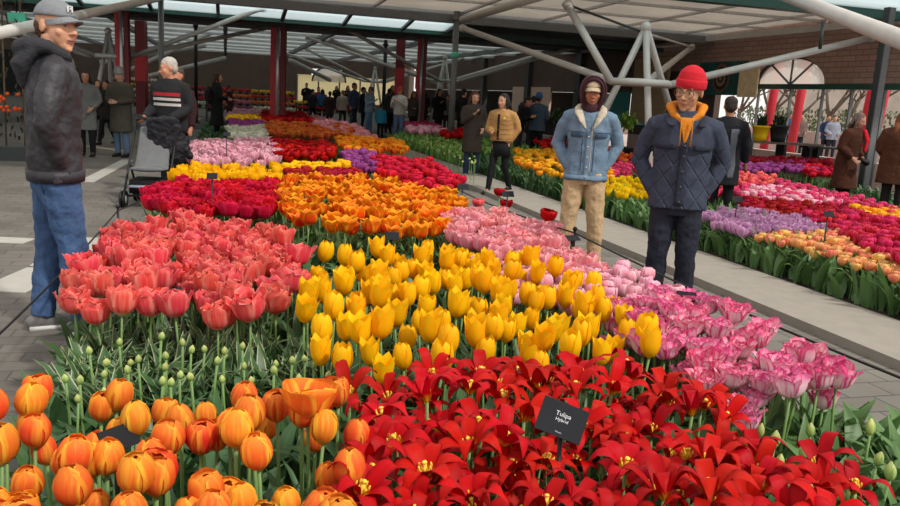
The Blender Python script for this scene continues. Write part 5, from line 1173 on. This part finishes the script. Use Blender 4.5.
# ---- beds beyond the path ----
offbed = lambda x, y: toab(Vector((x, y, 0)))[1] < 4.9
far('fuchsia_tulip', 'cup', [(405, 122), (436, 124), (440, 128), (407, 127)], 90, .2, m_cer, 'fuchsia tulip in the far strip behind the green budding bed', 'fuchsia tulips behind the green bed')
far('shell_pink_tulip', 'cup', [(407, 126), (440, 128), (446, 133), (410, 131)], 80, .18, m_pal, 'shell pink tulip at the back of the green budding bed', 'shell pink tulips behind the green bed')
far('poppy_red_tulip', 'cup', [(436, 129), (462, 130), (470, 137), (444, 136)], 70, .17, m_red, 'poppy red tulip beside the two women on the path', 'poppy red tulips by the two women')
far('green_tulip_bud', 'bud', [(416, 133), (446, 136), (476, 148), (476, 166), (440, 152), (416, 142)], 120, .05, m_bud, 'closed green tulip bud in the bed not yet in flower', 'green buds in the unopened bed', z=.42)
far('amber_tulip', 'cup', [(515, 150), (560, 150), (612, 164), (612, 178), (560, 178), (516, 166)], 190, .13, m_ory, 'amber yellow tulip in the bed behind the denim jacket', 'amber tulips behind the denim jacket', opened=(0, .5), z=0.42, drop=offbed)
far('tall_red_tulip', 'cup', [(535, 139), (560, 139), (565, 146), (538, 146)], 50, .14, m_red, 'tall red tulip behind the amber ones', 'red tulips behind the amber ones')
far('tangerine_tulip', 'cup', [(608, 148), (650, 150), (655, 162), (610, 160)], 90, .14, pm('tangerine_petal', 'f04a18', 'f86a28', 'f89040', 'f8c040'), 'tangerine tulip between the denim jacket and the dark quilted one', 'tangerine tulips between the two men', z=0.42, drop=offbed)
far('raspberry_tulip', 'cup', [(606, 162), (655, 162), (665, 178), (606, 176)], 90, .12, m_cer, 'raspberry tulip between the two men, behind the lemon ones', 'raspberry tulips between the two men', z=0.42, drop=offbed)
far('lemon_tulip', 'lily', [(604, 178), (662, 180), (668, 198), (606, 194)], 90, .12, pm('lemon_petal', 'f4cc10', 'f8d820', 'f4c010', 'e8d840'), 'lemon yellow tulip at the kerb between the two men', 'lemon tulips at the kerb', z=0.38, drop=offbed)
far('lilac_tulip', 'double', [(683, 232), (700, 214), (745, 208), (800, 218), (838, 232), (780, 232), (740, 232), (725, 248), (690, 252)], 130, .13, m_lil, 'lilac double tulip in the bed beside the dark quilted jacket', 'lilac tulips beyond the path', z=0.36, drop=offbed)
far('peach_tulip', 'cup', [(740, 234), (838, 232), (900, 262), (900, 280), (850, 272), (800, 262), (750, 248)], 170, .095, m_pea, 'peach and yellow tulip at the front of the right hand bed', 'peach tulips beyond the path', opened=(.1, .5), z=0.36, drop=offbed)
far('magenta_red_tulip', 'cup', [(800, 212), (860, 214), (930, 224), (930, 275), (870, 248), (838, 230)], 150, .12, pm('magenta_red_petal', 'cc1440', 'd82850', 'e85070', 'f0b060', rnd=.15), 'magenta red tulip in the right hand bed behind the peach ones', 'magenta red tulips beyond the path', opened=(.1, .5), z=0.42, drop=offbed)
far('marigold_tulip', 'cup', [(855, 208), (930, 212), (930, 226), (862, 216)], 70, .13, m_ory, 'marigold orange tulip at the back right of the near bed beyond the path', 'marigold tulips', z=0.40, drop=offbed)
far('maroon_tulip', 'cup', [(736, 198), (800, 202), (862, 212), (800, 214), (745, 208)], 110, .12, m_dkr, 'maroon tulip in the narrow row behind the lilac ones', 'maroon tulips behind the lilac ones', z=0.40, drop=offbed)
far('cerise_tulip', 'cup', [(688, 184), (760, 176), (893, 205), (893, 212), (820, 204), (740, 196), (700, 198)], 230, .12, m_cer, 'cerise pink tulip in the long row behind the lilac bed', 'cerise tulips in the long row', z=0.42, drop=offbed)
far('cream_pink_tulip', 'cup', [(740, 186), (800, 190), (850, 202), (800, 203), (745, 197)], 110, .12, m_pal, 'cream and pink tulip in the middle of the long cerise row', 'cream pink tulips in the long row', z=0.42, drop=offbed)
far('coral_red_tulip', 'cup', [(690, 178), (760, 174), (780, 180), (700, 186)], 90, .12, m_cor, 'coral red tulip at the rear left of the long cerise row', 'coral red tulips at the rear of the long row')
far('plum_tulip', 'cup', [(725, 164), (800, 162), (815, 170), (740, 171)], 150, .14, m_pur, 'plum tulip before the bench with the pots', 'plum tulips before the bench')
far('wine_red_tulip', 'cup', [(745, 157), (830, 160), (835, 168), (750, 163)], 130, .15, m_dkr, 'wine red tulip just before the bench with the pots', 'wine red tulips before the bench')
far('dusky_red_tulip', 'cup', [(800, 166), (850, 170), (850, 178), (806, 173)], 60, .14, m_cri, 'dusky red tulip by the brown coated woman', 'dusky red tulips by the brown coated woman')
# ---- leaves nobody could count ----
def leafmass(name, label, ab, n, L0, L1, W0, W1, m, seed, bend=(.4, 1.8), z=.04, px=None):
    rr = random.Random(seed); b = MB(); P_ = ab
    for (x, y) in scatter(P_, n/3, rr):
        for k in range(3):
            leaf_mb(b, (x+rr.uniform(-.03, .03), y+rr.uniform(-.03, .03), z), rr.uniform(0, 2*pi), rr.uniform(L0, L1), rr.uniform(W0, W1), rr.uniform(*bend), rr, 4, fold=rr.uniform(.1, .4))
    o = b.build(name, m); o['label'] = label; o['kind'] = 'stuff'; o['category'] = 'leaves'; return o
def abp(a0, a1, b0, b1): return [tuple(AB(a, b_).xy) for a, b_ in ((a0, b0), (a0, b1), (a1, b1), (a1, b0))]
leafmass('tulip_foliage', 'dense tulip leaves under the nearest beds', abp(1.1, 3.1, -.70, 2.25), 1400, .26, .42, .024, .044, M_leaf, 11)
leafmass('tulip_foliage', 'dense tulip leaves under the coral and yellow drifts', abp(3.1, 6.2, -.70, 2.25), 2200, .24, .40, .024, .042, M_leaf, 12)
leafmass('tulip_foliage', 'light green tulip leaves behind the middle drifts', abp(6.2, 12, -.68, 2.3), 3000, .22, .38, .020, .036, M_leafl, 13)
leafmass('tulip_foliage', 'tulip leaves under the far blocks', abp(12, 28, -.6, 2.3), 3600, .22, .36, .03, .05, M_leaf, 14)
leafmass('tulip_foliage', 'fresh broad leaves along the kerb beyond the path', abp(3, 11, 4.86, 6.2), 3200, .24, .42, .028, .05, M_leafl, 15, bend=(.3, 1.5))
leafmass('tulip_foliage', 'dark leaves filling the beds beyond the path', abp(3, 14, 6.2, 12), 3200, .24, .36, .024, .045, M_leaf, 16)
leafmass('tulip_foliage', 'dark leaves at the kerb behind the two men', abp(11, 17, 4.86, 7.5), 3000, .26, .42, .02, .035, M_leaf, 17)
leafmass('tulip_foliage', 'bright green leaves of the bed not yet in flower', abp(17, 24.5, 4.86, 8.2), 3600, .26, .44, .02, .04, leaf_mat('fresh_leaf', (0.24, 0.46, 0.10)), 18)
leafmass('variegated_foliage', 'cream edged leaves between the orange and coral tulips', [tuple(U(x, y, .35).xy) for x, y in ((70, 385), (75, 335), (180, 318), (330, 350), (350, 378), (250, 380), (140, 392))], 600, .2, .34, .018, .030, M_leafv, 19, bend=(.3, 1.6), z=.12)
bed('green_tulip_bud', 'bud', [(66, 390), (74, 345), (180, 335), (300, 352), (330, 372), (250, 380), (140, 392)], .46, 34, .026, .034, m_bud, 'small round green tulip bud among the cream edged leaves', 'green buds among the cream edged leaves', leaves=0, protos=3, seed=5)
bed('yellow_green_bud', 'bud', [(150, 232), (272, 232), (276, 246), (155, 246)], .34, 26, .035, .06, m_bud, 'pale yellow green bud under the crimson tulips', 'pale buds under the crimson row', lod=1, seed=6)
bed('tall_green_bud', 'bud', [(720, 425), (850, 418), (900, 440), (900, 520), (780, 500)], .42, 12, .034, .06, m_bud, 'closed green bud standing among the leaves at the path corner', 'green buds at the path corner', leaves=1, protos=3, seed=8)
leafmass('tulip_foliage', 'leaves of the budding tulips at the path corner', [tuple(U(x, y, .25).xy) for x, y in ((700, 415), (850, 412), (960, 440), (960, 600), (740, 600))], 420, .24, .42, .026, .046, M_leafl, 21, z=.05)
# single blooms that stray from their drifts
def stray(name, kind, px, py, z, D_, H_, m, label, opened=.3, seed=1):
    rr = random.Random(seed); p = U(px, py, z); o = make_proto(name, kind, D_, H_, z-.05-H_*.5, m, label, None, rr, 0, 1, opened); o.location = (p.x, p.y, .05); return o
stray('red_tulip', 'cup', 546, 215, .62, .13, .10, m_red, 'lone bright red tulip rising above the rose ones beside the khaki trousers', .5, 3)
stray('red_tulip', 'cup', 497, 192, .55, .12, .09, m_red, 'small red tulip at the feet of the woman in the tan jacket', .4, 4)
stray('red_tulip', 'cup', 480, 203, .5, .12, .09, m_cor, 'coral red tulip left of the tan jacket woman, at the path edge', .4, 5)
stray('red_tulip', 'cup', 508, 204, .5, .12, .09, m_red, 'red tulip at the path edge just right of the tan jacket woman\'s feet', .4, 6)
stray('orange_tulip', 'cup', 316, 400, .70, .125, .10, m_or, 'fully opened orange tulip with flung out petals, beside the scarlet ones', .95, 7)
stray('orange_tulip', 'cup', 166, 468, .62, .105, .095, pm('deep_orange_petal', 'e84020', 'f4702c', 'f89038', 'f4b040', streak=.4), 'deepest orange red tulip in the corner bed, squat and square', .1, 8)
stray('flamed_orange_tulip', 'lily', 385, 226, .45, .22, .10, m_flm, 'wide open flamed tulip leaning out over the yellow drift', 1.3, 9)
stray('coral_tulip', 'double', 235, 306, .5, .17, .12, m_cor, 'coral tulip hanging open lowest at the front of its drift', .9, 10)
stray('bright_red_tulip', 'cup', 215, 262, .5, .05, .05, m_red, 'small red bloom low among the coral tulips', .2, 11)
print('COUNT', COUNT, sum(COUNT.values()))
